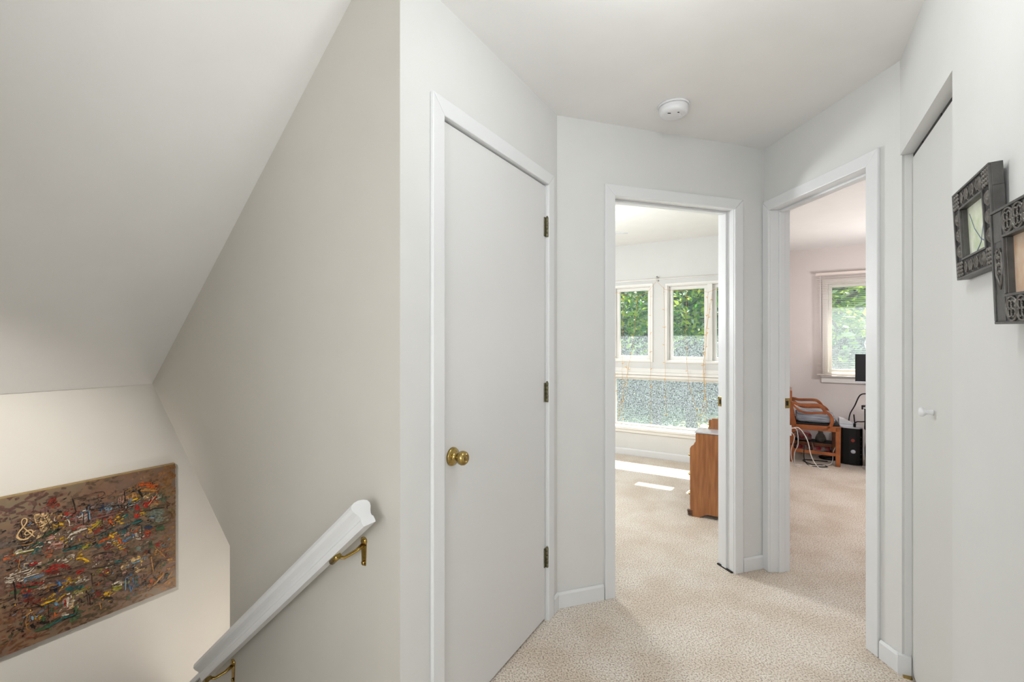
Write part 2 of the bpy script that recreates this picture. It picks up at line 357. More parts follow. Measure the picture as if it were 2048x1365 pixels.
g3 = casing('trim_4', RF, RC[0], RC[1], OT, left=False)
for fr, g, (c0, c1) in ((BF, g2, BC), (RF, g3, RC)):
    MB(fr).box(c0, c0+.011, .046, .080, 0, OT-.011).build('door_stop', 'trim', g, bevel=.002)
    MB(fr).box(c1-.011, c1, .046, .080, 0, OT-.011).build('door_stop', 'trim', g, bevel=.002)
    MB(fr).box(c0, c1, .046, .080, OT-.011, OT).build('door_stop', 'trim', g, bevel=.002)
def strike(fr, u, sgn, g, lab):
    b = MB(fr); b.box(min(u, u+sgn*.002), max(u, u+sgn*.002), .084, .1175, .925, .982)
    o = b.build('strike_plate', 'brass', g, bevel=.001, label=lab)
    b = MB(fr); b.box(min(u, u+sgn*.003), max(u, u+sgn*.003), .092, .106, .940, .966); b.build('latch_hole', 'dark', o)
    b = MB(fr)
    for z in (.931, .976): b.lathe([(.0035, 0), (.0035, .0015), (.001, .002)], (u+sgn*.0018, .099, z), (sgn, 0, 0), 10)
    b.build('screw', 'steel', o)
strike(BF, BC[1], -1, g2, 'small brass strike plate'); strike(RF, RC[0], 1, g3, 'small brass strike plate')
b = MB(BF); b.box(BC[1]-.0125, BC[1]+.016, .002, .113, -.001, .007); b.build('shadow_gap', 'dark', g2)  # dark strip painted for the shade in the gap below the jamb

# door 1: flush slab
d1 = empty('door_1', EF @ Vector((.56, .02, 0)), label='flush white closet door left with round brass knob', **ST)
MB(EF).box(.1895, .9375, .004, .039, .012, 2.030).build('slab', 'door', d1, bevel=.002)
MB(EF).box(.188, .9395, .038, .05, .0, 2.036).build('door_stop', 'trim', d1)
def knob(fr, u, z, y, par, m='brass', s=1.0):
    k = MB(fr).lathe([(.0315*s, 0), (.0315*s, .003), (.029*s, .008), (.019*s, .011), (.013*s, .014), (.012*s, .026), (.016*s, .030), (.0225*s, .036), (.0242*s, .044), (.0225*s, .052), (.017*s, .058), (.009*s, .0595), (.0085*s, .0585), (.0055*s, .0585), (.005*s, .0605), (.0001, .0608)], (u, y, z), (0, -1, 0), 32).build('knob', m, par)
    return k
knob(EF, .2465, .917, .004, d1)
for hz in (1.837, 1.067, .297):
    h = MB(EF)
    for k in range(5): 
        z = hz-.046+k*.0184; h.lathe([(.0058, 0), (.0066, .001), (.0066, .0168), (.0058, .0178)], (.9385, -.0045, z), (0, 0, 1), 12)
    h.lathe([(.004, 0), (.005, .003), (.002, .006)], (.9385, -.0045, hz+.046), (0, 0, 1), 10)
    h.box(.921, .9385, -.001, .0045, hz-.044, hz+.044)
    h.build('hinge', 'hinge', d1)
# door 2 and 3: open leaves swung into the rooms behind
for nm, fr, u, sg in (('door_2', BF, BC[0], 1), ('door_3', RF, RC[1], -1)):
    hp = fr @ Vector((u+sg*.0, .118, 0)); wdt = .755 if nm == 'door_2' else .63
    d = empty(nm, hp, label='white flush door standing open into the '+('bedroom' if nm == 'door_2' else 'study'), **ST)
    x0, x1 = (u-.040, u-.004) if sg > 0 else (u+.004, u+.040)
    MB(fr).box(x0, x1, .130, .130+wdt, .015, 2.03).build('slab', 'door', d, bevel=.002)
    kx = x1 if sg > 0 else x0
    MB(fr).lathe([(.03, 0), (.03, .004), (.012, .012), (.012, .03), (.024, .04), (.022, .055), (.001, .06)], (kx, .130+wdt-.06, .93), (sg, 0, 0), 20).build('knob', 'brass', d)
# door 4: closet door in the right wall, set back in its opening
d4 = empty('door_4', RW @ Vector((.33, .05, 0)), label='plain white closet door with small white knob, right wall', **ST)
MB(RW).box(-.03, .68, .036, .062, .018, 2.016).build('slab', 'closet', d4, bevel=.0015)
MB(RW).box(-.03, .68, .040, .075, 2.020, 2.034).build('track', 'dark', d4)
for u in (.12, .35): MB(RW).box(u, u+.03, .0375, .041, 2.018, 2.030).build('track_bracket', 'blackm', d4)
MB(RW).lathe([(.0095, 0), (.0088, .004), (.0075, .012), (.0080, .018), (.0125, .023), (.0165, .028), (.0165, .032), (.012, .037), (.0001, .0385)], (.305, .036, 1.068), (0, -1, 0), 24).build('knob', 'plastic', d4, label='small white round knob')
MB(RW).box(.012, .03, .005, .033, 0, .006).build('floor_guide', 'brass', d4)

# ------------------------------------------------------------------ windows
def frame(fr, u0, u1, z0, z1, wd, y0, y1, name, m, par, bev=.003):
    b = MB(fr)
    b.box(u0, u1, y0, y1, z0, z0+wd); b.box(u0, u1, y0, y1, z1-wd, z1); b.box(u0, u0+wd, y0, y1, z0+wd, z1-wd); b.box(u1-wd, u1, y0, y1, z0+wd, z1-wd)
    return b.build(name, m, par, bevel=bev)
def window(name, fr, hole, panes, trimw, lab, sw=.036, mesh='screen'):
    u0, u1, z0, z1 = hole
    g = empty(name, fr @ Vector(((u0+u1)/2, 0, z0)), label=lab, **ST)
    frame(fr, u0-trimw, u1+trimw, z0-trimw, z1+trimw, trimw+.006, -.016, .002, 'casing', 'winw', g)
    frame(fr, u0, u1, z0, z1, .014, .0, .128, 'window_frame', 'winw', g)
    for (a, c) in panes:
        s = frame(fr, a, c, z0+.014, z1-.014, sw, .05, .09, 'sash', 'winw', g)
        MB(fr).box(a+sw, c-sw, .068, .072, z0+.014+sw, z1-.014-sw).build('pane', 'glass', s)
    for i in range(len(panes)-1):
        MB(fr).box(panes[i][1], panes[i+1][0], .0, .128, z0+.014, z1-.014).build('mullion', 'winw', g, bevel=.003)
    MB(fr).box(u0+.014, u1-.014, .118, .1195, z0+.014, z1-.014).build('insect_screen', mesh, g)
    return g
w1 = window('window_1', FF, F_h[0], [(fu(-.44), fu(-.035)), (fu(.015), fu(.41))], .02, 'pair of upper casement windows, left')
w2 = window('window_2', FF, F_h[1], [(fu(.611), fu(1.005)), (fu(1.055), fu(1.449))], .018, 'pair of upper casement windows, right')
w3 = window('window_3', FF, F_h[2], [(fu(-1.386), fu(-.06)), (fu(-.02), fu(1.449))], .02, 'long low fixed window below the casements', sw=.022)
b = MB(FF); b.box(fu(-1.45), fu(1.50), -.035, 0, .925, .955); b.box(fu(-1.45), fu(1.50), -.020, 0, .955, 1.0)
b.build('head_trim', 'winw', w3, bevel=.004)
b = MB(FF); b.box(fu(-1.45), fu(1.50), -.045, .03, .300, .325); b.box(fu(-1.45), fu(1.50), -.022, 0, .262, .300); b.build('sill', 'winw', w3, bevel=.004)
w4 = window('window_4', GF, GH[0], [(.42, 1.32)], .045, 'study window behind a raised horizontal blind', sw=.034, mesh='dense_screen')
b = MB(GF); b.box(.33, 1.43, -.05, .02, .885, .90); b.box(.345, 1.41, -.018, 0, .815, .885); b.build('sill', 'winw', w4, bevel=.003)

# horizontal blind
bl = empty('horizontal_blind', GF @ Vector((.85, -.06, .9)), label='thin-slatted pale horizontal blind hanging over the study window', category='blind')
MB(GF).box(.285, 1.42, -.075, -.045, 2.078, 2.108).build('headrail', 'tan', bl, bevel=.003)
MB(GF).box(.30, 1.41, -.072, -.048, .905, .917).build('bottom_rail', 'tan', bl, bevel=.002)
sm = None
for k in range(53):
    z = .928+k*.0215
    if sm is None:
        b = MB(GF); b.box(.30, 1.41, -.0725, -.0475, z, z+.0012); sm = b.build('slat', 'tan', bl)
    else:
        o = sm.copy(); C.objects.link(o); o.parent = bl; o.location.z += k*.0215
for u in (.375, 1.3): MB(GF).tube([(u, -.0735, .91), (u, -.0735, 2.08)], .0009, 5).build('ladder_cord', 'tan', bl)
MB(GF).tube([(.33, -.085, 2.07), (.332, -.087, 1.30)], .0045, 6).build('tilt_wand', 'plastic', bl)

# ------------------------------------------------------------------ handrail
rs = .867; rt = -.076
def rp(s, dh=0, dt=0): return P(s, rt+dt, .800-rs*(s-.098)+dh)
hr = empty('handrail', rp(.5, -.1), label='white moulded wooden handrail on brass brackets sloping down the stair wall', category='handrail')
ax = (rp(1)-rp(0)).normalized(); upv = ax.cross(D1).normalized(); upv = upv if upv.z > 0 else -upv
prof = [(-.018, -.030), (.018, -.030), (.0195, -.024), (.0195, -.014), (.0165, -.012), (.0165, -.006), (.020, .002), (.0265, .012), (.0285, .020), (.0245, .028), (.014, .033), (0, .035), (-.014, .033), (-.0245, .028), (-.0285, .020), (-.0265, .012), (-.020, .002), (-.0165, -.006), (-.0165, -.012), (-.0195, -.014), (-.0195, -.024)]
o0 = P(.062, rt, .800-rs*(.062-.098)-.012); L_ = 1.178
b = MB(); b.prism([o0+D1*a*1.15+upv*c*1.15 for a, c in prof], ax*L_); b.build('rail', 'trim', hr)
for s0 in (.150, .893):
    wp = P(s0, 0, .800-rs*(s0-.098)-.085)        # on the wall
    rp_ = P(s0+.03, rt, .800-rs*(s0+.03-.098)-.070)-D1*.004
    b = MB()
    b.prism([wp+D2*.012-D1*.003+Vector((0, 0, .03)), wp-D2*.012-D1*.003+Vector((0, 0, .03)), wp-D2*.008-D1*.003+Vector((0, 0, -.052)), wp+D2*.008-D1*.003+Vector((0, 0, -.052))], D1*.004)
    b.lathe([(.013, 0), (.013, .003), (.007, .008)], wp+Vector((0, 0, .022)), -D1, 14)
    b.tube([wp-D1*.006+Vector((0, 0, .012)), wp-D1*.03+Vector((0, 0, .004)), wp.lerp(rp_, .7)-Vector((0, 0, .004)), rp_+Vector((0, 0, .010))], [.009, .007, .0065, .008], 8, sq=.6)
    br = b.build('bracket', 'pbrass', hr)
    MB().tube([rp_-ax*.02+upv*.004, rp_+ax*.02+upv*.004], .0095, 10).build('saddle', 'brass', br)
    MB().lathe([(.006, 0), (.007, .004), (.002, .006)], wp+Vector((0, 0, -.044))-D1*.003, -D1, 10).build('screw', 'brass', br)
    MB().tube([rp_+upv*.002, rp_+upv*.03], .005, 8).build('post', 'pbrass', br)

# ------------------------------------------------------------------ the painting
PAL=['1a1412', 'c8a878', 'cfc4b0', '9c1f14', '6e2a1c', 'cfa01c', '8f8a2a', 'b8541c', '1f5a58', '3a6a94', '1d2f4a', '3f5638', 'b08474', '7a5650', '5a3a20', '6c7468', '6a8ea4', 'a8763a']
STR=[(1,4.4,[-430,583,-435,602,-434,615,-426,620,-418,610,-420,597,-429,584,-443,567,-447,552,-441,538,-429,532,-412,537,-402,547,-402,561,-414,569,-425,566,-430,557,-425,547,-412,548,-409,555]),(1,3.8,[-430,583,-398,533]),(1,6,[-446,560,-446,546,-434,534,-415,533]),(0,3.2,[-452,598,-437,599]),(0,3.8,[-437,591,-436,565,-432,542]),(0,2.7,[-447,530,-412,530]),(0,2.5,[-445,521,-402,519]),(17,2.7,[-434,514,-423,514,-415,508,-400,513]),(0,2.5,[-444,508,-415,507]),(6,9.3,[-442,487,-400,483]),(2,3.3,[-443,488,-423,487,-400,484]),(14,5.4,[-466,501,-442,505]),(1,19.6,[-400,604,-384,615,-358,610]),(1,22.5,[-396,592,-376,596,-352,594]),(1,22.5,[-384,568,-366,573,-348,578]),(1,19.7,[-380,547,-368,552,-352,551]),(13,11.3,[-384,624,-368,627,-348,615]),(0,2.2,[-409,601,-396,586]),(0,2.2,[-368,602,-360,577,-352,543]),(0,2.3,[-378,547,-368,568,-352,582,-348,595]),(0,2,[-386,599,-378,590,-360,593,-353,614]),(0,2.8,[-378,519,-366,545,-348,567]),(11,14.2,[-378,519,-356,530,-326,534]),(0,2.9,[-376,521,-344,532,-315,544]),(8,19.4,[-392,466,-384,494,-376,501]),(8,11.1,[-406,465,-372,489]),(4,19.8,[-360,644,-340,666,-342,672]),(4,17.1,[-348,634,-324,638]),(3,8.6,[-307,601,-305,586]),(3,5.8,[-294,586,-283,585]),(0,8.6,[-332,612,-320,607]),(17,14.2,[-330,595,-322,578]),(5,11.4,[-328,560,-315,553]),(5,8.5,[-342,554,-330,552]),(0,2,[-346,569,-328,571,-330,538]),(0,1.4,[-340,561,-330,562]),(0,1.4,[-340,554,-330,555]),(0,4.1,[-288,653,-281,619,-277,593]),(0,1.8,[-286,650,-250,651,-230,651]),(0,1.8,[-272,616,-250,616,-230,606]),(16,5.8,[-268,574,-266,538]),(2,4.1,[-257,580,-255,561]),(9,2.9,[-265,585,-255,583]),(0,2.4,[-254,572,-253,528]),(0,2.7,[-239,583,-235,528]),(12,14.7,[-245,576,-245,537]),(13,17.5,[-277,577,-276,548]),(16,4.7,[-234,581,-232,545]),(2,4,[-303,571,-296,563,-297,541]),(2,10,[-294,502,-268,510,-242,512]),(3,8.8,[-288,520,-268,522]),(12,8.9,[-266,521,-242,521]),(5,11.9,[-237,505,-230,507]),(5,12.6,[-320,503,-313,483]),(8,11.6,[-307,475,-288,474]),(2,3.5,[-303,491,-292,507]),(12,17,[-366,509,-340,510]),(12,20,[-352,484,-315,478]),(2,5.6,[-360,498,-352,492]),(12,17.2,[-340,468,-311,462]),(4,16.9,[-368,471,-352,473]),(0,2.4,[-320,446,-294,453,-230,452]),(8,14.7,[-315,444,-283,446,-250,442]),(0,2.7,[-250,483,-244,469,-230,465]),(6,14.8,[-257,433,-237,434]),(13,17.6,[-281,480,-255,482]),(5,4.1,[-244,442,-237,441]),(11,13.8,[-410,503,-384,507]),(7,3.4,[-348,463,-350,452]),(17,9.5,[-110,632,-80,633]),(17,19.2,[-110,598,-85,603,-59,595]),(7,19.6,[-59,646,-27,641,0,617]),(17,16.4,[-54,619,-16,609,11,601]),(0,6.3,[-113,633,-75,642]),(0,9.6,[-62,625,-48,589]),(0,7,[-90,617,-69,624]),(0,5.9,[-16,640,-3,641,17,606]),(5,7.6,[-85,584,-64,587]),(0,3.8,[-115,630,-110,585]),(1,16.2,[-43,581,-16,583]),(3,19.4,[-38,557,-30,535]),(3,16.4,[-22,545,6,576]),(1,2.6,[-27,540,11,588]),(8,16.6,[11,581,34,555]),(17,9.9,[-5,540,17,547]),(2,2,[6,560,25,567]),(11,9.9,[31,569,34,538]),(16,15.9,[-98,572,-72,567]),(8,15.8,[-95,555,-80,544]),(3,19.1,[-69,557,-64,533]),(3,19.1,[-69,516,-64,495]),(2,1.9,[-98,562,-75,562]),(0,4.7,[-38,518,-5,521,39,513]),(14,5.3,[36,521,48,526,65,519,56,508,36,514]),(14,4,[50,483,65,482,74,469,59,447]),(5,4.5,[-55,516,-40,514]),(15,29.8,[-16,498,11,502,34,482]),(15,26.5,[3,469,34,452]),(11,23.3,[3,420,39,414]),(0,3.3,[-5,436,22,436,56,436]),(10,9.8,[-40,442,-8,434]),(3,22.7,[-38,415,-16,417]),(3,16.2,[-43,398,-22,399]),(7,4.5,[-35,417,-16,419]),(8,9.6,[-88,477,-48,480]),(0,3.9,[-80,462,-46,479]),(16,7.8,[-19,486,0,473]),(0,2.9,[-38,463,-11,464]),(0,3.2,[-51,461,-50,397]),(12,2.5,[-136,587,-135,611]),(12,2.5,[-128,584,-126,610]),(12,2.5,[-119,581,-118,609]),(0,3.7,[-135,576,-132,564]),(0,3.7,[-125,572,-122,561]),(0,3.7,[-115,569,-112,558]),(0,3.8,[-105,566,-102,554]),(10,3.6,[-204,588,-202,580]),(10,3.6,[-197,586,-196,578]),(10,3.6,[-190,584,-188,575]),(16,3.6,[-181,579,-179,569]),(16,3.7,[-172,576,-169,566]),(16,3.7,[-162,573,-160,563]),(4,4.9,[-146,553,-144,552]),(4,5,[-134,549,-132,548]),(4,5,[-122,543,-120,542]),(4,5,[-113,537,-111,536]),(0,2.2,[-230,585,-195,586,-152,581,-100,569]),(0,2.1,[-230,627,-202,629,-183,637,-183,652,-211,656,-230,654]),(0,1.5,[-169,615,-160,627,-147,621,-150,603,-160,609]),(0,1.8,[-230,603,-216,605,-202,616,-207,629]),(4,3.6,[-224,551,-218,552,-219,545,-225,545]),(4,3,[-204,553,-199,556,-201,549]),(6,12,[-223,506,-200,525]),(5,4.2,[-230,502,-207,518]),(13,24.7,[-230,544,-188,545,-140,545]),(7,10.4,[-167,520,-157,498]),(0,4.9,[-164,507,-160,497]),(5,7.4,[-142,524,-133,524]),(5,6.2,[-136,506,-133,503]),(8,15.7,[-125,521,-100,519]),(0,3.6,[-192,537,-192,516]),(4,18.1,[-220,481,-188,494]),(0,3.1,[-230,467,-195,472,-155,488]),(5,21.5,[-167,456,-152,441]),(5,18.5,[-150,419,-140,409]),(7,15.5,[-135,429,-125,403]),(8,7.4,[-160,477,-152,469]),(8,7.3,[-181,467,-176,459]),(8,7.2,[-200,453,-193,453]),(7,6.1,[-202,438,-162,445]),(8,18.2,[-216,423,-183,428]),(8,22,[-135,453,-95,429]),(9,15.7,[-123,402,-95,414]),(0,2.4,[-230,431,-202,441]),(7,9.5,[-75,444,-67,438]),(2,7.7,[-77,429,-62,408]),(2,4.5,[-72,405,-54,395]),(4,15.3,[-183,398,-162,405]),(5,5,[-140,387,-123,387]),(2,3.1,[-174,428,-162,420]),(12,9.4,[-105,442,-98,440]),(16,1.9,[-115,412,-95,420]),(0,2.8,[-140,467,-105,468,-105,455]),(10,4.4,[-125,465,-110,463]),(7,5.3,[-468,478,-462,474]),(4,8.1,[-449,461,-440,458]),(17,2.4,[-440,462,-439,446,-446,432,-436,420]),(0,3.2,[-476,436,-453,436]),(3,11,[-414,427,-390,427]),(10,5.5,[-432,427,-415,428]),(16,2.2,[-429,433,-426,421]),(2,2.2,[-429,439,-415,437]),(0,4.4,[-390,409,-380,407]),(2,3.2,[-466,409,-446,410]),(2,3.2,[-470,400,-455,399]),(2,3.2,[-469,385,-457,382]),(2,3.3,[-444,411,-408,411]),(2,3.3,[-429,386,-387,385]),(2,3.3,[-429,401,-408,401]),(2,3.2,[-444,387,-437,386]),(16,12,[-427,367,-419,367]),(16,11,[-410,371,-401,368]),(16,11.1,[-393,370,-384,368]),(0,4.3,[-457,386,-452,355,-451,309]),(0,2.1,[-482,326,-453,323]),(3,8.3,[-446,354,-415,351,-384,345]),(0,3.3,[-446,352,-412,344,-392,342]),(11,5.5,[-412,339,-388,333]),(3,15.3,[-429,328,-406,325]),(10,5.4,[-431,302,-419,310]),(17,9.6,[-400,320,-368,319,-336,315]),(0,10,[-390,301,-386,299]),(0,6.7,[-378,301,-376,299]),(0,9.5,[-362,300,-358,300]),(0,3.4,[-356,302,-326,302]),(2,2.8,[-391,326,-390,325]),(2,2.8,[-383,328,-382,326]),(2,2.8,[-374,328,-373,327]),(3,14.4,[-356,394,-328,391,-294,365]),(3,10.2,[-368,383,-332,381]),(4,13.1,[-368,372,-324,363]),(11,6.8,[-376,408,-344,415]),(0,3.4,[-368,355,-332,350,-303,346]),(0,2.7,[-320,362,-281,360,-232,362]),(2,6.3,[-320,404,-315,407]),(2,6.3,[-308,405,-305,408]),(2,5.8,[-297,408,-294,411]),(5,7.1,[-275,394,-264,399,-235,369]),(17,11.8,[-266,388,-250,385]),(3,17.6,[-272,335,-255,334]),(5,11.6,[-313,304,-292,326]),(5,6.4,[-294,304,-266,312]),(6,14.6,[-281,298,-264,311]),(2,5.2,[-277,300,-276,305]),(2,4.7,[-268,301,-267,304]),(2,4.7,[-260,300,-260,303]),(8,14.7,[-311,284,-281,275,-250,267]),(8,11.7,[-290,268,-272,264]),(6,5.9,[-281,252,-255,254,-230,254]),(9,11.4,[-328,325,-324,306]),(10,11.3,[-338,310,-336,267]),(5,6.8,[-380,255,-356,257,-340,258]),(5,8.5,[-368,268,-344,274,-340,283]),(4,16.5,[-429,298,-396,285]),(4,13.9,[-406,273,-368,277]),(0,3.9,[-419,259,-392,257,-372,245]),(0,2.8,[-402,274,-384,256]),(0,3.8,[-453,261,-445,272]),(0,2.7,[-465,276,-459,281]),(16,11.3,[-340,246,-334,232]),(11,14.1,[-344,226,-348,211]),(0,2.5,[-360,251,-358,196]),(8,5.6,[-366,242,-366,212]),(7,5.7,[-340,204,-338,189]),(14,16.7,[-380,227,-378,204]),(5,5.5,[-396,219,-394,204]),(16,6.6,[-405,223,-403,208]),(11,16.7,[-376,208,-372,187]),(0,13.7,[-406,191,-400,177]),(0,8.4,[-384,185,-356,176]),(17,2.2,[-415,240,-422,221,-423,200,-419,179,-406,166]),(0,2.2,[-424,233,-431,209]),(11,11.3,[-400,163,-372,156,-344,169]),(8,5.8,[-368,154,-315,171,-272,164]),(0,3.5,[-320,159,-303,162,-272,164]),(12,23,[-303,245,-303,205]),(2,11.5,[-300,247,-303,210]),(1,14.5,[-290,233,-290,193]),(3,4.6,[-309,242,-310,214]),(2,4.6,[-309,178,-298,177]),(11,11.6,[-275,197,-277,169]),(0,3.5,[-272,219,-255,222,-262,202,-248,207]),(0,2.7,[-242,230,-239,194]),(0,2.7,[-235,230,-232,187]),(0,6.5,[-458,192,-446,196,-427,172]),(11,8,[-468,173,-455,182]),(4,3.8,[-423,148,-400,138]),(11,17.6,[-294,143,-259,154]),(5,2.8,[-325,261,-325,247]),(11,16.2,[-464,344,-436,334]),(12,27.1,[-216,370,-200,361]),(2,7.2,[-211,344,-197,351]),(13,27.6,[-181,371,-160,359]),(0,2.8,[-186,352,-164,343,-147,345]),(0,3.7,[-230,382,-211,392,-183,387,-150,374]),(4,3.6,[-208,364,-202,362]),(0,2.7,[-188,356,-186,370]),(3,21.4,[-181,301,-167,298]),(2,6.1,[-180,317,-173,316]),(0,2.8,[-190,299,-183,278,-162,278,-155,293,-162,308]),(6,12.1,[-209,310,-193,312]),(0,4.3,[-230,334,-202,327,-147,320]),(8,10.6,[-147,330,-123,323]),(0,3.2,[-135,340,-100,342,-69,332]),(16,8.3,[-85,298,-54,297]),(1,22.4,[-88,308,-54,310]),(5,7.7,[-59,319,-48,286]),(1,18.9,[-125,290,-95,292]),(12,18.8,[-120,269,-105,272]),(1,16,[-72,267,-59,248]),(0,3.8,[-96,274,-85,282,-75,268,-85,261,-95,270]),(0,2.8,[-120,278,-110,277,-103,267,-110,252,-125,255,-138,264]),(0,3.1,[-138,258,-150,245,-167,262]),(0,2.8,[-138,264,-118,280]),(2,6.8,[-157,233,-128,235]),(0,3,[-115,251,-59,264,-5,271,25,268]),(0,5.3,[-3,234,11,257,25,268]),(0,3.3,[-27,215,-11,218]),(0,3.9,[-50,184,-27,186]),(0,5.8,[-34,196,-31,165]),(0,3.9,[-19,148,14,169,-5,209]),(0,3.3,[22,167,28,154,53,176]),(8,10,[45,187,53,186]),(9,5,[-100,241,-95,201,-88,169]),(9,5.1,[-82,236,-75,185]),(16,3.8,[-110,242,-110,189]),(0,2.8,[-105,240,-103,195]),(8,4.4,[-72,235,-72,197]),(14,9.6,[-62,218,-62,173]),(5,15.3,[-183,202,-160,200]),(5,12.2,[-164,190,-174,189]),(6,21.8,[-152,212,-123,204]),(0,9.2,[-188,192,-155,173]),(11,15.7,[-105,146,-95,148]),(13,18.4,[-179,240,-160,243]),(7,6.6,[-216,251,-202,256]),(4,18,[-207,228,-202,202]),(0,2.7,[-227,315,-225,261]),(17,4.2,[-200,177,-195,145]),(3,16.5,[3,346,22,342]),(16,8.6,[36,336,39,325]),(7,11.3,[34,314,36,307]),(17,3.3,[0,337,22,306,45,270]),(17,2.6,[-5,300,28,303]),(4,11.3,[45,287,50,274]),(4,19.4,[-35,322,-27,332]),(0,9.7,[-22,336,-19,315]),(15,19.2,[-67,350,-54,358]),(11,16.3,[-16,360,-11,338]),(11,16.5,[45,243,22,233]),(17,4.6,[-14,300,-11,273,-5,225]),(17,9.8,[39,199,-5,160]),(7,16.3,[-16,191,-5,173]),(4,12.5,[-95,371,-115,366]),(0,2.4,[48,119,56,123,61,118,65,122,69,117,82,124])]

pt = empty('abstract_painting', P(1.59, -.32, .105), label='abstract brown painting with a cream treble clef on stair wall', category='painting')
PTn = -D2
t0, t1, h0, h1 = -.74, .0895, .108, .7075
b = MB(); b.prism([P(1.607, t0, h0), P(1.607, t1, h0), P(1.607, t1-.003, h1), P(1.607, t0, h1)], -D2*.022); cv = b.build('canvas', 'under', pt)
sb = MB(); sb.prism([P(1.606, t0, h1), P(1.606, t1-.003, h1), P(1.606, t1-.003, h1+.004), P(1.606, t0, h1+.004)], -D2*.020); sb.build('canvas_edge', 'canvas', pt)
pb = MB(); cl = []
ptl = [lin(c) for c in PAL]
lay = [0]
def stroke(col, wmm, pts, jit=.12, edge=True):
    lay[0] += 1
    z = 1.585-.0002-lay[0]*.0000012
    pp = [Vector((a/1000, c/1000, 0)) for a, c in pts]
    # resample
    q = []
    for i in range(len(pp)-1):
        d = (pp[i+1]-pp[i]).length; n = max(1, int(d/.006))
        for k in range(n): q.append(pp[i].lerp(pp[i+1], k/n))
    q.append(pp[-1])
    if len(q) > 3:
        for _ in range(2): q = [q[0]]+[(q[i-1]+q[i]*2+q[i+1])/4 for i in range(1, len(q)-1)]+[q[-1]]
    n = len(q); rows = []
    for i, p in enumerate(q):
        t = (q[min(i+1, n-1)]-q[max(i-1, 0)]); t = t.normalized() if t.length > 1e-7 else Vector((1, 0, 0)); a = Vector((-t.y, t.x, 0))
        f = min(1, .45+.9*math.sin(pi*(i+.3)/(n-.4))) if n > 1 else 1
        hw = wmm/2000*f*(1+R_.uniform(-jit, jit))
        row = []
        for e in (-1, 1):
            pq = p+a*hw*e; pq.x = min(max(pq.x, t0), t1-.0015); pq.y = min(max(pq.y, h0), h1-.0005); row.append(pb.v(P(z, pq.x, pq.y)))
        rows.append(row)
    for i in range(n-1):
        fc = pb.f([rows[i][0], rows[i][1], rows[i+1][1], rows[i+1][0]])
        if fc: k = 1+R_.uniform(-jit*1.6, jit*1.6); cl.append(tuple(min(1, x*k) for x in col[:3])+(1,))
# broad, soft underlayers: a field of local colours
fld = [(-.42, .66, '5f463a', .09), (-.30, .64, '5c4a38', .08), (-.1, .66, '6a5442', .08), (.05, .62, '7a5228', .05), (.07, .45, '74502a', .05), (.06, .3, '80623e', .06), (.04, .18, '8a5e28', .07), (-.1, .17, '5e4426', .07), (-.25, .15, '4c4230', .08), (-.38, .16, '5e3c28', .08), (-.47, .2, '6a452c', .08), (-.47, .35, '6a4a40', .07), (-.48, .5, '566258', .05), (-.46, .6, '593a38', .08), (-.6, .4, '5f4a3a', .15), (-.3, .45, '6b5c4a', .07), (-.2, .5, '6a4c42', .06), (-.1, .5, '5a5546', .06), (0, .5, '56604c', .05), (-.2, .35, '5d4a3c', .07), (-.05, .35, '58503e', .06), (-.3, .3, '63402f', .06), (-.15, .25, '54402c', .06), (0, .28, '5e4a34', .05), (-.38, .4, '5d4438', .06), (-.25, .22, '3e4a3c', .05)]
def fcol(x, y):
    ws = 0; c = [0, 0, 0]
    for a, bb, h, r in fld:
        k = math.exp(-((x-a)**2+(y-bb)**2)/(2*r*r))+1e-6; ws += k; l = lin(h)
        for i in range(3): c[i] += l[i]*k
    return [x_/ws for x_ in c]
for i in range(1500):
    x = R_.uniform(t0, t1)*1000; y = R_.uniform(h0, h1)*1000; c = fcol(x/1000, y/1000); k = R_.uniform(.8, 1.5)
    c = [c[0]*k*R_.uniform(.93, 1.07), c[1]*k, c[2]*k*R_.uniform(.9, 1.1)]
    a = R_.gauss(.15, .5); l = R_.uniform(10, 45)
    stroke(c, R_.uniform(4, 13), [(x, y), (x+l*math.cos(a), y+l*math.sin(a))], .15)
big = [s for s in STR if s[1] >= 5]
for c, wd, pts in big: stroke(ptl[c], wd, list(zip(pts[::2], pts[1::2])) if len(pts) > 2 else [(pts[0], pts[1])]*2, .3)
for i in range(700):
    c, wd, pts = R_.choice(STR); k = R_.randrange(len(pts)//2); x, y = pts[2*k]+R_.gauss(0, 10), pts[2*k+1]+R_.gauss(0, 8)
    if c == 0: continue
    f_ = fcol(x/1000, y/1000); k2 = R_.uniform(.25, .75); a = R_.gauss(.2, .3); l = R_.uniform(6, 22)
    stroke([f_[j]*1.3*(1-k2)+ptl[c][j]*k2 for j in range(3)], R_.uniform(5, 12), [(x, y), (x+l*math.cos(a), y+l*math.sin(a))], .25)
# busy middle: small dabs near the placed strokes, some carried on beyond the left edge
src = [s for s in STR if s[1] >= 1.8]
for i in range(4200):
    c, wd, pts = R_.choice(src); k = R_.randrange(len(pts)//2); x, y = pts[2*k]+R_.gauss(0, 14), pts[2*k+1]+R_.gauss(0, 10)
    if i % 7 == 0: x -= R_.uniform(60, 180)
    if not (-700 < x < 60 and 150 < y < 660): continue
    a = R_.choice((.12, .2, .3, 1.5))+R_.gauss(0, .12); l = R_.uniform(2.5, 13)
    cc = list(ptl[c][:3]) if R_.random() < .45 else [v*1.2+.03 for v in fcol(x/1000, y/1000)]
    m_ = R_.uniform(.55, 1.25); stroke([v*m_ for v in cc], R_.uniform(1, 4.2), [(x, y), (x+l*math.cos(a), y+l*math.sin(a))], .2)
for c, wd, pts in STR:
    if wd < 5 or R_.random() < .35: stroke(ptl[c], min(wd, 7)*.9, list(zip(pts[::2], pts[1::2])), .18)
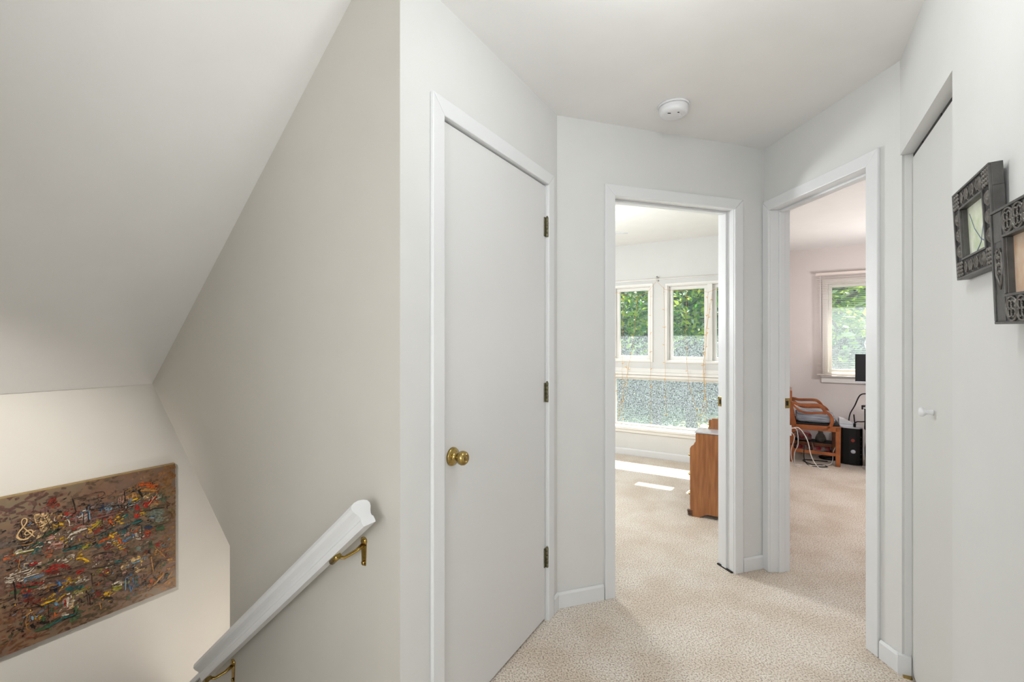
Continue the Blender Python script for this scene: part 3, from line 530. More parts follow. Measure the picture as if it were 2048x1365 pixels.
for i in range(140):
    x = R_.uniform(-430, 30); y = R_.uniform(220, 580); a = R_.gauss(.2, .15); l = R_.uniform(8, 40)
    stroke(ptl[0], R_.uniform(.6, 1.5), [(x, y), (x+l*.5*math.cos(a), y+l*.5*math.sin(a)+R_.uniform(-2, 2)), (x+l*math.cos(a), y+l*math.sin(a))], .2)
for c, wd, pts in STR[:3]: stroke([v*1.15 for v in ptl[c][:3]], wd*.85, list(zip(pts[::2], pts[1::2])), .1)
pb.bm.normal_update()
po = pb.build('brush_strokes', 'paint', pt, kind='stuff')
att = po.data.color_attributes.new('Col', 'FLOAT_COLOR', 'CORNER')
for pg in po.data.polygons:
    for li in pg.loop_indices: att.data[li].color = cl[pg.index]

# ------------------------------------------------------------------ picture frames on the right wall
def picframe(u0, w_, z0, h_, th, lean, roll, lab, kind, art):
    fr = RW @ Matrix.Translation((u0+w_/2, 0, z0+h_/2)) @ Matrix.Rotation(roll, 4, 'Y') @ Matrix.Translation((0, 0, -h_/2)) @ Matrix.Rotation(lean, 4, 'X') @ Matrix.Translation((-w_/2, 0, h_/2-h_/2))
    g = empty('picture_frame', fr @ Vector((w_/2, 0, 0)), label=lab, category='picture frame', group='carved frames on the right wall')
    bw = .0475 if kind == 1 else .056
    b = MB(fr)
    for a in ((0, w_, -th, 0, 0, bw), (0, w_, -th, 0, h_-bw, h_), (0, bw, -th, 0, bw, h_-bw), (w_-bw, w_, -th, 0, bw, h_-bw)): b.box(a[0], a[1], a[2]+.0035, a[3], a[4], a[5])
    b.build('frame_body', 'metalf', g, bevel=.001)
    b = MB(fr); rw = .005
    for (x0, x1, z0_, z1_) in ((0, w_, 0, rw), (0, w_, h_-rw, h_), (0, rw, rw, h_-rw), (w_-rw, w_, rw, h_-rw),
                               (bw-rw, w_-bw+rw, bw-rw, bw), (bw-rw, w_-bw+rw, h_-bw, h_-bw+rw), (bw-rw, bw, bw, h_-bw), (w_-bw, w_-bw+rw, bw, h_-bw)):
        b.box(x0, x1, -th-.001, -th+.004, z0_, z1_)
    b.build('raised_rim', 'metalf', g, bevel=.001)
    b = MB(fr)
    for a in ((rw, w_-rw, rw, bw-rw), (rw, w_-rw, h_-bw+rw, h_-rw), (rw, bw-rw, bw-rw, h_-bw+rw), (w_-bw+rw, w_-rw, bw-rw, h_-bw+rw)): b.box(a[0], a[1], -th+.0025, -th+.0036, a[2], a[3])
    b.build('recessed_band', 'metald' if kind == 1 else 'metalf', g)
    y = -th+.0025; pd = th-.0135
    def lens(cx, cz, rx, rz, nm='carved_petal'):
        b = MB(fr); N = 14; c0 = b.v((cx, y-.0042, cz))
        for kk in (1, .55):
            pass
        r1 = [b.v((cx+rx*math.cos(2*pi*k/N)*abs(math.cos(2*pi*k/N))**.3, y, cz+rz*math.sin(2*pi*k/N))) for k in range(N)]
        r2 = [b.v((cx+.72*rx*math.cos(2*pi*k/N)*abs(math.cos(2*pi*k/N))**.3, y-.0035, cz+.72*rz*math.sin(2*pi*k/N))) for k in range(N)]
        r3 = [b.v((cx+.45*rx*math.cos(2*pi*k/N), y-.0008, cz+.45*rz*math.sin(2*pi*k/N))) for k in range(N)]
        for k in range(N):
            j = (k+1) % N; b.f([r1[k], r1[j], r2[j], r2[k]]); b.f([r2[k], r2[j], r3[j], r3[k]]); b.f([r3[k], r3[j], c0])
        return b.build(nm, 'metall', g)
    def cross(cx, cz, r):
        b = MB(fr)
        for sx in (-1, 1): b.ribbon([(cx-r*sx, y-.0005, cz-r), (cx-.3*r*sx, y-.0005, cz), (cx-r*sx, y-.0005, cz+r)], .0013, 0, .003, (0, -1, 0))
        b.build('carved_scroll', 'metall', g)
    if kind == 1:
        c = bw/2
        for cx, cz in ((c, c), (w_-c, c), (c, h_-c), (w_-c, h_-c)):
            b = MB(fr)
            for i in range(3):
                for j in range(4):
                    x = cx-.0125+i*.0125; z = cz-.014+j*.0093; b.lathe([(.0058, 0), (.005, .003), (.0005, .0045)], (x, y, z), (0, -1, 0), 6)
            b.build('corner_block', 'metall', g)
        n = 4; L = w_-2*bw
        for i in range(n):
            x = bw+L*(i+.5)/n
            for cz in (c, h_-c): lens(x, cz, .0125, .0165); cross(x+L/n/2-.001 if i < n-1 else x-L/n/2, cz, .0125)
        n = 3; L = h_-2*bw
        for i in range(n):
            z = bw+L*(i+.5)/n
            for cx in (c, w_-c): lens(cx, z, .0165, .0165)
    else:
        c = bw/2
        for cx, cz in ((bw+.02, c), (bw+.02, h_-c), (w_-bw-.02, c), (w_-bw-.02, h_-c), (w_/2, c), (w_/2, h_-c)):
            b = MB(fr); b.tube([(cx+.024*math.cos(a*pi/10), y-.001, cz+.022*math.sin(a*pi/10)) for a in range(21)], .0022, 6)
            for q in range(4):
                a0 = q*pi/2+pi/4; b.tube([(cx+.010*math.cos(a0)+.008*math.cos(a*pi/5), y-.0015, cz+.010*math.sin(a0)+.008*math.sin(a*pi/5)) for a in range(11)], .0017, 5)
            b.build('medallion', 'metall', g)
        for cx in (c, w_-c):
            b = MB(fr); zc = h_/2
            b.tube([(cx, y, zc-.042), (cx-.013, y-.001, zc-.015), (cx-.014, y-.001, zc+.02), (cx-.004, y-.001, zc+.034), (cx, y-.001, zc+.03), (cx+.004, y-.001, zc+.034), (cx+.014, y-.001, zc+.02), (cx+.013, y-.001, zc-.015), (cx, y, zc-.042)], .0022, 6)
            for zz in (-.01, .005, .018): b.lathe([(.006, 0), (.004, .003), (.001, .0045)], (cx, y, zc+zz), (0, -1, 0), 8)
            b.tube([(cx-.01, y-.002, zc+.03), (cx, y-.002, zc+.02), (cx+.01, y-.002, zc+.03)], .002, 5)
            b.build('carved_leaf', 'metall', g)
            MB(fr).box(cx-.019, cx+.019, y-.0012, y, rw+.001, zc-.052).build('plain_block', 'metalf', g)
            MB(fr).box(cx-.019, cx+.019, y-.0012, y, zc+.048, h_-rw-.001).build('plain_block', 'metalf', g)
    p = MB(fr).box(bw, w_-bw, -pd, -pd+.002, bw, h_-bw).build('print', art, g)
    if kind == 1:
        MB(fr).ribbon([(bw+.014, -pd-.0004, bw+.100), (bw+.04, -pd-.0004, bw+.060), (bw+.075, -pd-.0004, bw+.030), (bw+.115, -pd-.0004, bw+.012)], .0010, 0, .0003, (0, -1, 0)).build('ink_line', 'blue', p)
        MB(fr).ribbon([(bw+.045, -pd-.0004, bw+.005), (bw+.075, -pd-.0004, bw+.022), (bw+.095, -pd-.0004, bw+.06), (bw+.100, -pd-.0004, bw+.102)], .0012, 0, .0003, (0, -1, 0)).build('ink_line', 'blue', p)
    MB(fr).box(bw, w_-bw, -.0002, 0, bw, h_-bw).build('backing', 'dark', g)
    return g
picframe(.7925, .237, 1.306+.152, .211, .0215, .042, math.radians(-1.0), 'carved black metal frame with pale green print, further from the camera', 1, 'artg')
picframe(1.079, .237, 1.306+.031, .2165, .034, .042, math.radians(1.5), 'black metal frame with medallions and orange print, cut by the right edge', 2, 'arto')

# ------------------------------------------------------------------ smoke detector
sd = empty('smoke_detector', (.757, 2.133, CH-.05), label='round white smoke detector on the hall ceiling', category='smoke detector')
MB().lathe([(.071, 0), (.071, .006), (.069, .009)], (.757, 2.133, CH), (0, 0, -1), 48).build('base_ring', 'plastic', sd)
MB().lathe([(.060, .008), (.0655, .011), (.0655, .018), (.0650, .020), (.0655, .022), (.064, .036), (.059, .043), (.050, .046), (.0001, .047)], (.757, 2.133, CH), (0, 0, -1), 48).build('cover', 'plastic', sd)
for x0, x1, y0 in ((.722, .736, 2.108), (.765, .773, 2.100)): MB().box(x0, x1, y0, y0+.005, CH-.0478, CH-.044).build('sounder_slot', 'dark', sd)
MB().lathe([(.006, .045), (.006, .0482), (.004, .049)], (.785, 2.125, CH), (0, 0, -1), 16).build('test_button', 'plastic', sd)

# ------------------------------------------------------------------ bedroom things
fan = empty('ceiling_fan', (.15, 3.62, 2.1), label='pale ceiling fan with one blade tip showing in the middle doorway', category='ceiling fan')
fc = Vector((.15, 3.62, 0))
MB().lathe([(.06, 0), (.055, .04), (.015, .05), (.015, .12), (.09, .13), (.11, .17), (.10, .24), (.05, .26), (.0001, .262)], fc+Vector((0, 0, CH)), (0, 0, -1), 32).build('motor', 'plastic', fan)
for k in range(5):
    a = math.radians(-3+72*k); x = Vector((math.cos(a), math.sin(a), 0)); y = Vector((-x.y, x.x, 0))
    pts = []
    for u, hw in ((.16, .05), (.3, .065), (.70, .08), (.735, .072), (.75, .05)): pts.append((u, hw))
    poly = [fc+x*u+y*v+Vector((0, 0, 2.155+v*.3)) for u, v in pts]+[fc+x*u-y*v+Vector((0, 0, 2.155-v*.3)) for u, v in reversed(pts)]
    bd = MB().prism(poly, (0, 0, .007)).build('blade', 'plastic', fan)
    MB().prism([fc+x*.05+y*.015+Vector((0, 0, 2.17)), fc+x*.2+y*.03+Vector((0, 0, 2.163)), fc+x*.2-y*.03+Vector((0, 0, 2.163)), fc+x*.05-y*.015+Vector((0, 0, 2.17))], (0, 0, .006)).build('blade_arm', 'steel', bd)
# vanity dresser
va = empty('vanity_dresser', P(-.6, 3.1, 0), label='reddish wooden vanity dresser with curved edge beside the middle doorway', category='dresser')
sp = [(-.353, .0), (-.345, .04), (-.343, .08), (-.343, .505), (-.350, .520), (-.372, .538), (-.382, .556), (-.382, .622), (-.845, .622), (-.845, .0), (-.76, .0), (-.735, .012), (-.70, .030), (-.46, .030), (-.425, .012), (-.41, .0)]
def ped(ta, tb):
    b = MB(); b.prism([P(s, ta, h) for s, h in sp], D1*.02); b.build('side_panel', 'wood', va, bevel=.002)
    b = MB(); b.prism([P(s, tb-.02, h) for s, h in sp], D1*.02); b.build('side_panel', 'wood', va, bevel=.002)
    sbox(MB(), -.847, -.376, ta-.004, tb+.004, .624, .634).build('top', 'vtop', va, bevel=.002, label='glossy wood top with painted window reflection')
    for z0_, z1_ in ((.07, .21), (.22, .36), (.37, .50)):
        d = sbox(MB(), -.36, -.338, ta+.022, tb-.022, z0_, z1_).build('drawer', 'woodd', va, bevel=.004)
        MB().lathe([(.012, 0), (.006, .006), (.012, .018), (.001, .022)], P(-.338, (ta+tb)/2, (z0_+z1_)/2), D2, 14).build('knob', 'brass', d)
    for z in (.006, .020, .034): sbox(MB(), -.362, -.328+z*.15, ta-.004, ta+.024, z, z+.011).build('carved_foot', 'woodd', va, bevel=.004)
    sbox(MB(), -.83, -.36, ta+.02, tb-.02, .05, .06).build('bottom', 'woodd', va)
ped(2.631, 2.818); ped(3.30, 3.49)
sbox(MB(), -.845, -.40, 2.818, 3.30, .40, .42).build('center_shelf', 'wood', va, bevel=.003)
sbox(MB(), -.847, -.835, 2.65, 3.47, .06, .62).build('back_panel', 'woodd', va)
bp_ = [(-.445, .634), (-.462, .645), (-.470, .665), (-.474, .715), (-.80, .715), (-.80, .634)]
b = MB(); b.prism([P(s, 2.79, h) for s, h in bp_], D1*.02); b.build('mirror_bracket', 'wood', va, bevel=.002)
b = MB(); b.prism([P(s, 3.30, h) for s, h in bp_], D1*.02); b.build('mirror_bracket', 'wood', va, bevel=.002)
mi = sbox(MB(), -.842, -.815, 2.80, 3.32, .63, 1.35).build('mirror', 'woodd', va, bevel=.006)
sbox(MB(), -.815, -.812, 2.83, 3.29, .66, 1.32).build('mirror_glass', mat('mirror_silver', 'e8e8e8', .03, 1), mi)
# curtain rod
cr = empty('curtain_rod', FF @ Vector((fu(.5), -.07, 1.99)), label='thin white curtain rod running above the bedroom windows', category='curtain rod')
MB(FF).tube([(fu(-1.6), -.065, 1.985), (fu(1.57), -.065, 1.985)], .007, 10).build('rod', 'winw', cr)
for u in (-1.5, .503, 1.5):
    b = MB(FF); b.box(fu(u)-.008, fu(u)+.008, -.003, 0, 1.965, 2.02); b.tube([(fu(u), 0, 2.0), (fu(u), -.065, 1.998)], .004, 8)
    b.tube([(fu(u)+.011*math.cos(a*pi/6), -.065, 1.985+.011*math.sin(a*pi/6)) for a in range(13)], .003, 6)
    b.lathe([(.007, 0), (.01, .006), (.006, .014), (.001, .016)], (fu(u), -.062, 2.004), (0, 0, 1), 8); b.build('bracket', 'steel', cr)
# fairy lights
SS = dict(A=[(.642, 1.842), (.649, 1.046), (.653, .542), (.707, .37)], B=[(.475, 1.802), (.526, 1.235), (.568, 1.048), (.632, .732), (.653, .354)], Cc=[(.739, 1.572), (.739, 1.043), (.707, .665), (.674, .52), (.707, .391)],
 D=[(.326, 1.86), (.328, 1.521), (.33, 1.054), (.332, .343)], Ee=[(.184, 1.898), (.175, 1.198), (.169, .878), (.161, .51)], Ff=[(-.05, 1.84), (-.043, 1.298), (-.053, 1.064), (-.071, .85), (-.162, .527), (-.171, .374)],
 G=[(-.261, 1.813), (-.234, 1.068), (-.229, .858), (-.225, .704), (-.189, .529), (-.18, .394)], H=[(-.278, 1.698), (-.216, 1.049), (-.243, .629), (-.243, .419)], I=[(-.30, 1.80), (-.225, 1.30), (-.215, .95), (-.245, .66), (-.20, .52)],
 J=[(.60, 1.06), (.585, .95), (.60, .70), (.68, .56)], K=[(.80, 1.86), (.86, 1.0), (.84, .5)])
fl = empty('fairy_lights', P(.2, 4.13, .36), label='amber wire fairy lights hanging in strands across the bedroom windows', category='fairy lights')
topw = [(1.6, 1.93), (1.25, 1.85), (1.0, 1.9), (.783, 1.871), (.642, 1.842), (.475, 1.802), (.362, 1.847), (.262, 1.965), (.175, 1.867), (.05, 1.84), (-.099, 1.851), (-.261, 1.813), (-.35, 1.846), (-.70, 1.93)]
MB().tube([P(s, 4.14, h) for s, h in topw], .0016, 5).build('top_wire', 'wire', fl)
M['bulb'] = mat('clear_amber_bulb', 'f0c070', .2)
for nm, L in SS.items():
    path = []
    for i in range(len(L)-1):
        n = max(2, int((Vector(L[i])-Vector(L[i+1])).length/.06))
        for k in range(n): 
            q = Vector(L[i]).lerp(Vector(L[i+1]), k/n); path.append(P(q.x+R_.uniform(-.004, .004), 4.14+R_.uniform(-.006, .006), q.y))
    path.append(P(L[-1][0], 4.14, L[-1][1]))
    sd_ = MB().tube(path, .0014, 5).build('strand', 'wire', fl)
    bb = MB()
    for i in range(1, len(path), 3):
        for q in range(R_.choice((1, 1, 2))):
            d = Vector((R_.uniform(-1, 1), R_.uniform(-.6, .6), R_.uniform(-.3, 1))).normalized()
            bb.lathe([(.0022, 0), (.0028, .008), (.0036, .012), (.0030, .018), (.0003, .026)], path[i], d, 6)
    bb.build('bulbs', 'bulb', sd_, kind='stuff')

# ------------------------------------------------------------------ study things
def arm(b, tt):
    A = [(-.995, .635), (-1.04, .632), (-1.084, .622), (-1.161, .626), (-1.245, .627), (-1.285, .600), (-1.306, .568), (-1.341, .540), (-1.362, .505), (-1.367, .458), (-1.35, .412), (-1.315, .382), (-1.27, .376)]
    B = [(-1.02, .621), (-1.039, .600), (-1.071, .568), (-1.107, .546), (-1.161, .540), (-1.263, .547), (-1.318, .545)]
    def sm(L, n=3):
        q = []
        for i in range(len(L)-1):
            p0 = Vector(L[max(i-1, 0)]); p1 = Vector(L[i]); p2 = Vector(L[i+1]); p3 = Vector(L[min(i+2, len(L)-1)])
            for k in range(n):
                t = k/n; q.append(.5*((2*p1)+(p2-p0)*t+(2*p0-5*p1+4*p2-p3)*t*t+(3*p1-p0-3*p2+p3)*t**3))
        q.append(Vector(L[-1])); return q
    for L, hw in ((A, .0155), (B, .0125)):
        b.ribbon([P(p.x, tt, p.y) for p in sm(L)], hw, 0, .028, D1)
    return b
ch = empty('armchair', P(-1.2, 5.05, 0), label='orange-brown wooden armchair with grey striped cushion against the study wall', category='chair')
tn, tf = 4.815, 5.30
for tt in (tn, tf): arm(MB(), tt).build('armrest', 'chair', ch, bevel=.005)
for tt in (tn, tf-.02):
    b = MB(); b.prism([P(-1.397, tt, 0), P(-1.437, tt, 0), P(-1.442, tt, .412), P(-1.395, tt, .412)], D1*.045); b.build('leg', 'chair', ch, bevel=.004)
    b = MB(); b.prism([P(-.985, tt, 0), P(-1.018, tt, 0), P(-1.05, tt, .42), P(-1.015, tt, .60), P(-.995, tt, .775), P(-.978, tt, .775), P(-.985, tt, .60), P(-.995, tt, .42)], D1*.04); b.build('leg', 'chair', ch, bevel=.004)
    b = MB(); b.prism([P(-1.02, tt+.008, .108), P(-1.40, tt+.008, .105), P(-1.40, tt+.008, .136), P(-1.02, tt+.008, .146)], D1*.022); b.build('stretcher', 'chair', ch, bevel=.003)
    b = MB(); b.prism([P(-1.03, tt, .358), P(-1.40, tt, .358), P(-1.44, tt, .372), P(-1.44, tt, .415), P(-1.03, tt, .409)], D1*.03); b.build('seat_rail', 'chair', ch, bevel=.004)
sbox(MB(), -1.44, -1.41, tn+.03, tf, .365, .412).build('seat_rail', 'chair', ch, bevel=.004)
sbox(MB(), -1.22, -1.20, tn+.03, tf, .112, .138).build('stretcher', 'chair', ch, bevel=.004)
b = MB(); sbox(b, -1.435, -1.03, tn+.035, tf-.005, .405, .430); b.build('seat', 'blackm', ch, bevel=.01)
def cushion(name, m, par, s0, s1, ta, tb, z0_, z1_, nx=14, **tg):
    b = MB(); g = {}
    for kz in (0, 1):
        for i in range(nx+1):
            for j in range(nx+1):
                x = i/nx*2-1; y = j/nx*2-1; e = (max(0, 1-x**6)*max(0, 1-y**6))**.5
                z = (z0_+z1_)/2+(1 if kz else -1)*(z1_-z0_)/2*(.45+.55*e)*(1+.05*R_.uniform(-1, 1))
                k_ = 1-.02*(1-e)
                g[kz, i, j] = b.v(P((s0+s1)/2+(s1-s0)/2*x*k_, (ta+tb)/2+(tb-ta)/2*y*k_, z))
        for i in range(nx):
            for j in range(nx): b.f([g[kz, i, j], g[kz, i+1, j], g[kz, i+1, j+1], g[kz, i, j+1]], True)
    for i in range(nx):
        for (a1, a2) in (((i, 0), (i+1, 0)), ((i, nx), (i+1, nx)), ((0, i), (0, i+1)), ((nx, i), (nx, i+1))): b.f([g[0, a1[0], a1[1]], g[0, a2[0], a2[1]], g[1, a2[0], a2[1]], g[1, a1[0], a1[1]]], True)
    return b.build(name, m, par, **tg)
cushion('cushion', 'stripe', ch, -1.40, -1.045, tn+.03, tf-.01, 428e-3, .528, label='grey and white striped seat cushion')
b = MB(); sbox(b, -1.012, -.992, tn+.04, tf-.02, .70, .765); b.build('top_rail', 'chair', ch, bevel=.004)
for k in range(4): t_ = tn+.10+k*.095; sbox(MB(), -1.012, -.998, t_, t_+.03, .42, .71).build('back_slat', 'chair', ch, bevel=.003)
# low black rack with folded cloths under and behind the chair
rk = empty('low_rack', P(-1.2, 5.44, 0), label='low black rack holding plaid cloths behind the armchair', category='rack')
for z in (.008, .122): sbox(MB(), -1.415, -1.0, 5.335, 5.555, z, z+.014).build('shelf', 'blackm', rk)
for s in (-1.415, -1.02):
    for t_ in (5.335, 5.535): sbox(MB(), s-.022, s, t_, t_+.02, 0, .255).build('post', 'blackm', rk)
cushion('plaid_bundle', 'plaid', None, -1.39, -1.20, 5.35, 5.54, .024, .116, 8, label='red plaid cloth bundle on lower rack shelf, right', category='cloth')
cushion('plaid_bundle', 'plaid', None, -1.19, -1.05, 5.35, 5.54, .024, .112, 8, label='red plaid cloth bundle on lower rack shelf, left', category='cloth')
cushion('plaid_bundle', 'plaid', None, -1.21, -1.06, 5.35, 5.53, .138, .235, 8, label='red and white cloth on the top rack shelf', category='cloth')
b = MB(); b.lathe([(.05, 0), (.055, .03), (.04, .075), (.022, .10), (.027, .115), (.005, .125)], P(-1.30, 5.43, .137), (0, 0, 1), 14); b.build('cloth_bag', 'greycloth', None, label='small grey tied cloth bag on the top rack shelf', category='bag')
# computer tower
pc = empty('computer_tower', P(-1.55, 5.15, 0), label='black computer tower with pale top beside the armchair', category='computer')
ta_ = 4.965
prof_ = [(-1.452, ta_+.03), (-1.475, ta_+.012), (-1.52, ta_+.002), (-1.58, ta_), (-1.615, ta_+.008), (-1.642, ta_+.035), (-1.642, ta_+.43), (-1.452, ta_+.43)]
b = MB(); b.prism([P(s, t, .008) for s, t in prof_], (0, 0, .378)); b.build('case', 'black', pc, bevel=.003)
b = MB(); b.prism([P(s, t, .386) for s, t in prof_], (0, 0, .012)); b.build('top_panel', 'slate', pc, bevel=.003)
MB().lathe([(.017, 0), (.018, .003), (.013, .004), (.012, .001)], P(-1.555, ta_+.001, .262), -D1, 20).build('power_ring', 'red', pc)
b = MB(); b.lathe([(.021, 0), (.020, .0025), (.001, .003)], P(-1.558, ta_+.001, .145), -D1, 20); b.build('badge', 'slate', pc)
for k in range(6): MB().lathe([(.0035, 0), (.003, .002), (.0005, .0025)], P(-1.625, ta_+.016, .075+k*.045), -D1, 8).build('stud', 'steel', pc)
b = MB(); sbox(b, -1.47, -1.455, ta_+.05, ta_+.4, 0, .008); sbox(b, -1.64, -1.625, ta_+.05, ta_+.4, 0, .008); b.build('foot', 'blackm', pc)
ro = empty('wifi_router', P(-1.50, 5.2, .398), label='white slanted router on top of the black computer tower', category='router')
b = MB(); b.prism([P(-1.452, 5.16, .398), P(-1.56, 5.16, .398), P(-1.575, 5.16, .408), P(-1.50, 5.16, .452), P(-1.46, 5.16, .462), P(-1.452, 5.16, .455)], D1*.13); b.build('body', 'plastic', ro, bevel=.006)
MB().tube([P(-1.60, 5.25, .40), P(-1.592, 5.25, .50)], .006, 8).build('antenna', 'black', ro)
dk = empty('usb_hub', P(-1.575, 5.03, .398), label='small black plug box on the front of tower top', category='device')
sbox(MB(), -1.585, -1.565, 5.0, 5.05, .3985, .432).build('body', 'black', dk, bevel=.003)
# desk with monitor, seen at the edge of the doorway
dsk = empty('desk', P(-2.0, 4.9, 0), label='dark desk at the right edge of the study doorway', category='desk')
sbox(MB(), -2.6, -1.665, 4.62, 5.25, .58, .61).build('desktop', 'blackm', dsk, bevel=.003)
for s in (-1.69, -2.58):
    for t_ in (4.66, 5.18): sbox(MB(), s-.03, s, t_, t_+.04, 0, .58).build('leg', 'blackm', dsk)
sbox(MB(), -1.70, -1.675, 4.72, 5.18, .36, .58).build('side_panel', 'black', dsk)
sbox(MB(), -1.72, -1.672, 4.95, 5.06, 0, .36).build('side_panel', 'blackm', dsk)
mo = empty('monitor', P(-1.75, 4.6, .61), label='black flat monitor on the desk in front of the study window', category='monitor')
sbox(MB(), -2.02, -1.545, 4.66, 4.685, .905, 1.175).build('panel', 'black', mo, bevel=.003)
sbox(MB(), -2.02, -1.545, 4.655, 4.688, .895, .907).build('lower_bezel', 'slate', mo, bevel=.002)
sbox(MB(), -1.83, -1.78, 4.69, 4.71, .62, .97).build('stand', 'black', mo)
sbox(MB(), -1.92, -1.69, 4.64, 4.82, .61, .62).build('base', 'black', mo)
pa = empty('power_adapter', P(-1.66, 4.7, .62), label='white power adapter among the cables at desk edge', category='adapter')
sbox(MB(), -1.68, -1.635, 4.70, 4.76, .62, .66).build('body', 'plastic', pa, bevel=.004)
sbox(MB(), -1.636, -1.61, 4.71, 4.73, .636, .644).build('prong', 'plastic', pa)
sbox(MB(), -1.612, -1.60, 4.705, 4.735, .625, .665).build('plug', 'black', pa)
# cables
def cable(name, pts, r, m, lab):
    q = [Vector(p) for p in pts]; out = []
    for i in range(len(q)-1):
        p0 = q[max(i-1, 0)]; p1 = q[i]; p2 = q[i+1]; p3 = q[min(i+2, len(q)-1)]
        for k in range(6):
            t = k/6; out.append(.5*((2*p1)+(p2-p0)*t+(2*p0-5*p1+4*p2-p3)*t*t+(3*p1-p0-3*p2+p3)*t**3))
    out.append(q[-1])
    MB().tube([P(*p) for p in out], r, 7).build(name, m, None, label=lab, category='cable')
ol = empty('wall_socket', P(-.97, 4.5, .33), label='white wall socket with plugs left of armchair', category='socket')
sbox(MB(), -.975, -.969, 4.46, 4.54, .33, .45).build('plate', 'plastic', ol, bevel=.002)
sbox(MB(), -1.004, -.975, 4.47, 4.53, .34, .44).build('plug', 'plastic', ol, bevel=.004)
cable('white_cable', [(-1.004, 4.5, .41), (-1.07, 4.5, .42), (-1.14, 4.55, .30), (-1.18, 4.58, .12), (-1.25, 4.6, .012), (-1.33, 4.65, .006)], .0045, 'whitec', 'thick white cable arching in front of the armchair')
cable('white_cable', [(-1.004, 4.52, .37), (-1.03, 4.6, .30), (-1.0, 4.62, .15), (-1.02, 4.66, .02), (-1.08, 4.7, .006), (-1.22, 4.72, .006), (-1.36, 4.85, .02), (-1.385, 4.95, .12), (-1.42, 5.1, .16)], .004, 'whitec', 'white cable looping along carpet to the chair leg')
cable('white_cable', [(-1.004, 4.48, .42), (-1.05, 4.5, .40), (-1.06, 4.52, .25), (-1.03, 4.56, .15), (-1.04, 4.6, .01), (-1.10, 4.68, .006)], .0035, 'whitec', 'thin white cable dropping beside the chair back leg')
cable('black_cable', [(-1.0, 4.55, .35), (-1.06, 4.6, .36), (-1.06, 4.62, .25), (-.995, 4.66, .22)], .0045, 'blackm', 'black cable looped at the wall socket')
cable('black_cable', [(-1.12, 4.76, .20), (-1.12, 4.75, .06), (-1.16, 4.72, .006), (-1.24, 4.70, .006), (-1.32, 4.74, .006), (-1.28, 4.80, .006), (-1.18, 4.78, .006), (-1.12, 4.95, .006), (-1.34, 5.0, .006)], .0045, 'blackm', 'black cable coiled on the carpet under the chair')
cable('black_cable', [(-1.665, 4.72, .78), (-1.60, 4.8, .76), (-1.58, 5.05, .62), (-1.56, 5.3, .48), (-1.56, 5.41, .30), (-1.56, 5.43, .1)], .006, 'blackm', 'black cable falling from desk behind the tower')
cable('black_cable', [(-1.575, 5.02, .434), (-1.59, 4.98, .46), (-1.62, 4.9, .475), (-1.665, 4.8, .50)], .006, 'blackm', 'black cable from plug box up to the desk')
cable('black_cable', [(-1.66, 4.9, .30), (-1.655, 4.95, .18), (-1.66, 4.9, .05), (-1.67, 4.82, .006), (-1.74, 4.78, .006), (-1.66, 4.86, .006), (-1.78, 4.95, .006)], .004, 'blackm', 'black cable coiled on carpet right of the tower')
pu = MB(); pu.lathe([(.09, 0), (.095, .015), (.06, .03), (.001, .034)], P(-1.36, 5.18, .0), (0, 0, 1), 16); pu.build('floor_pad', 'black', None, label='flat black round thing on carpet behind chair leg', category='pad')

# ------------------------------------------------------------------ outside
GZ = -2.9
b = MB(); b.box(-60, 90, 6.5, 120, GZ-.2, GZ); b.build('lawn', 'grass', kind='structure', label='sunlit lawn behind the house')
hh = empty('neighbour_house', (13, 44, GZ), label='pale blue clapboard house beyond the trees', category='house')
MB().box(4, 22, 42, 50, GZ, 4).build('wall', 'siding', hh)
b = MB()
for k in range(22): b.prism([(4, 42, GZ+.3*k), (4, 41.95, GZ+.3*k), (4, 42, GZ+.3*k+.28)], (18, 0, 0))
b.build('clapboards', 'siding', hh, kind='stuff')
b = MB(); b.prism([(3.4, 41.5, 4), (3.4, 50.5, 4), (3.4, 46, 7)], (19.2, 0, 0)); b.build('roof', 'roofm', hh)
for x in (8, 14): MB().box(x, x+1.2, 41.9, 42.1, .2, 1.9).build('window', 'dark', hh)
def crown_mesh(name, rx, rz, n, size, seed, m):
    r = random.Random(seed); vs, fs = [], []
    for i in range(n):
        while True:
            p = Vector((r.uniform(-1, 1), r.uniform(-1, 1), r.uniform(-1, 1)))
            if .25 < p.length < 1: break
        cl_ = Vector((math.sin(p.x*7+seed), math.cos(p.y*6+seed*2), math.sin(p.z*8+p.x*3)))*.09
        p = p+cl_; c = Vector((p.x*rx, p.y*rx, p.z*rz))
        a = Vector((r.gauss(0, 1), r.gauss(0, 1), r.gauss(0, .6))).normalized(); b_ = a.cross(Vector((r.gauss(0, 1), r.gauss(0, 1), r.gauss(0, 1)))).normalized(); s = size*r.uniform(.6, 1.3)
        k = len(vs); vs += [c-a*s, c-b_*s*.45, c+a*s, c+b_*s*.45]; fs.append((k, k+1, k+2, k+3))
    me = bpy.data.meshes.new(name); me.from_pydata(vs, [], fs); me.materials.append(M[m]); return me
cms = [crown_mesh('crown', 1, 1, 5200, .06, 3, 'leaf'), crown_mesh('crown', 1, 1, 4600, .06, 11, 'leaf'), crown_mesh('crown', 1, 1, 2600, .06, 23, 'leafy')]
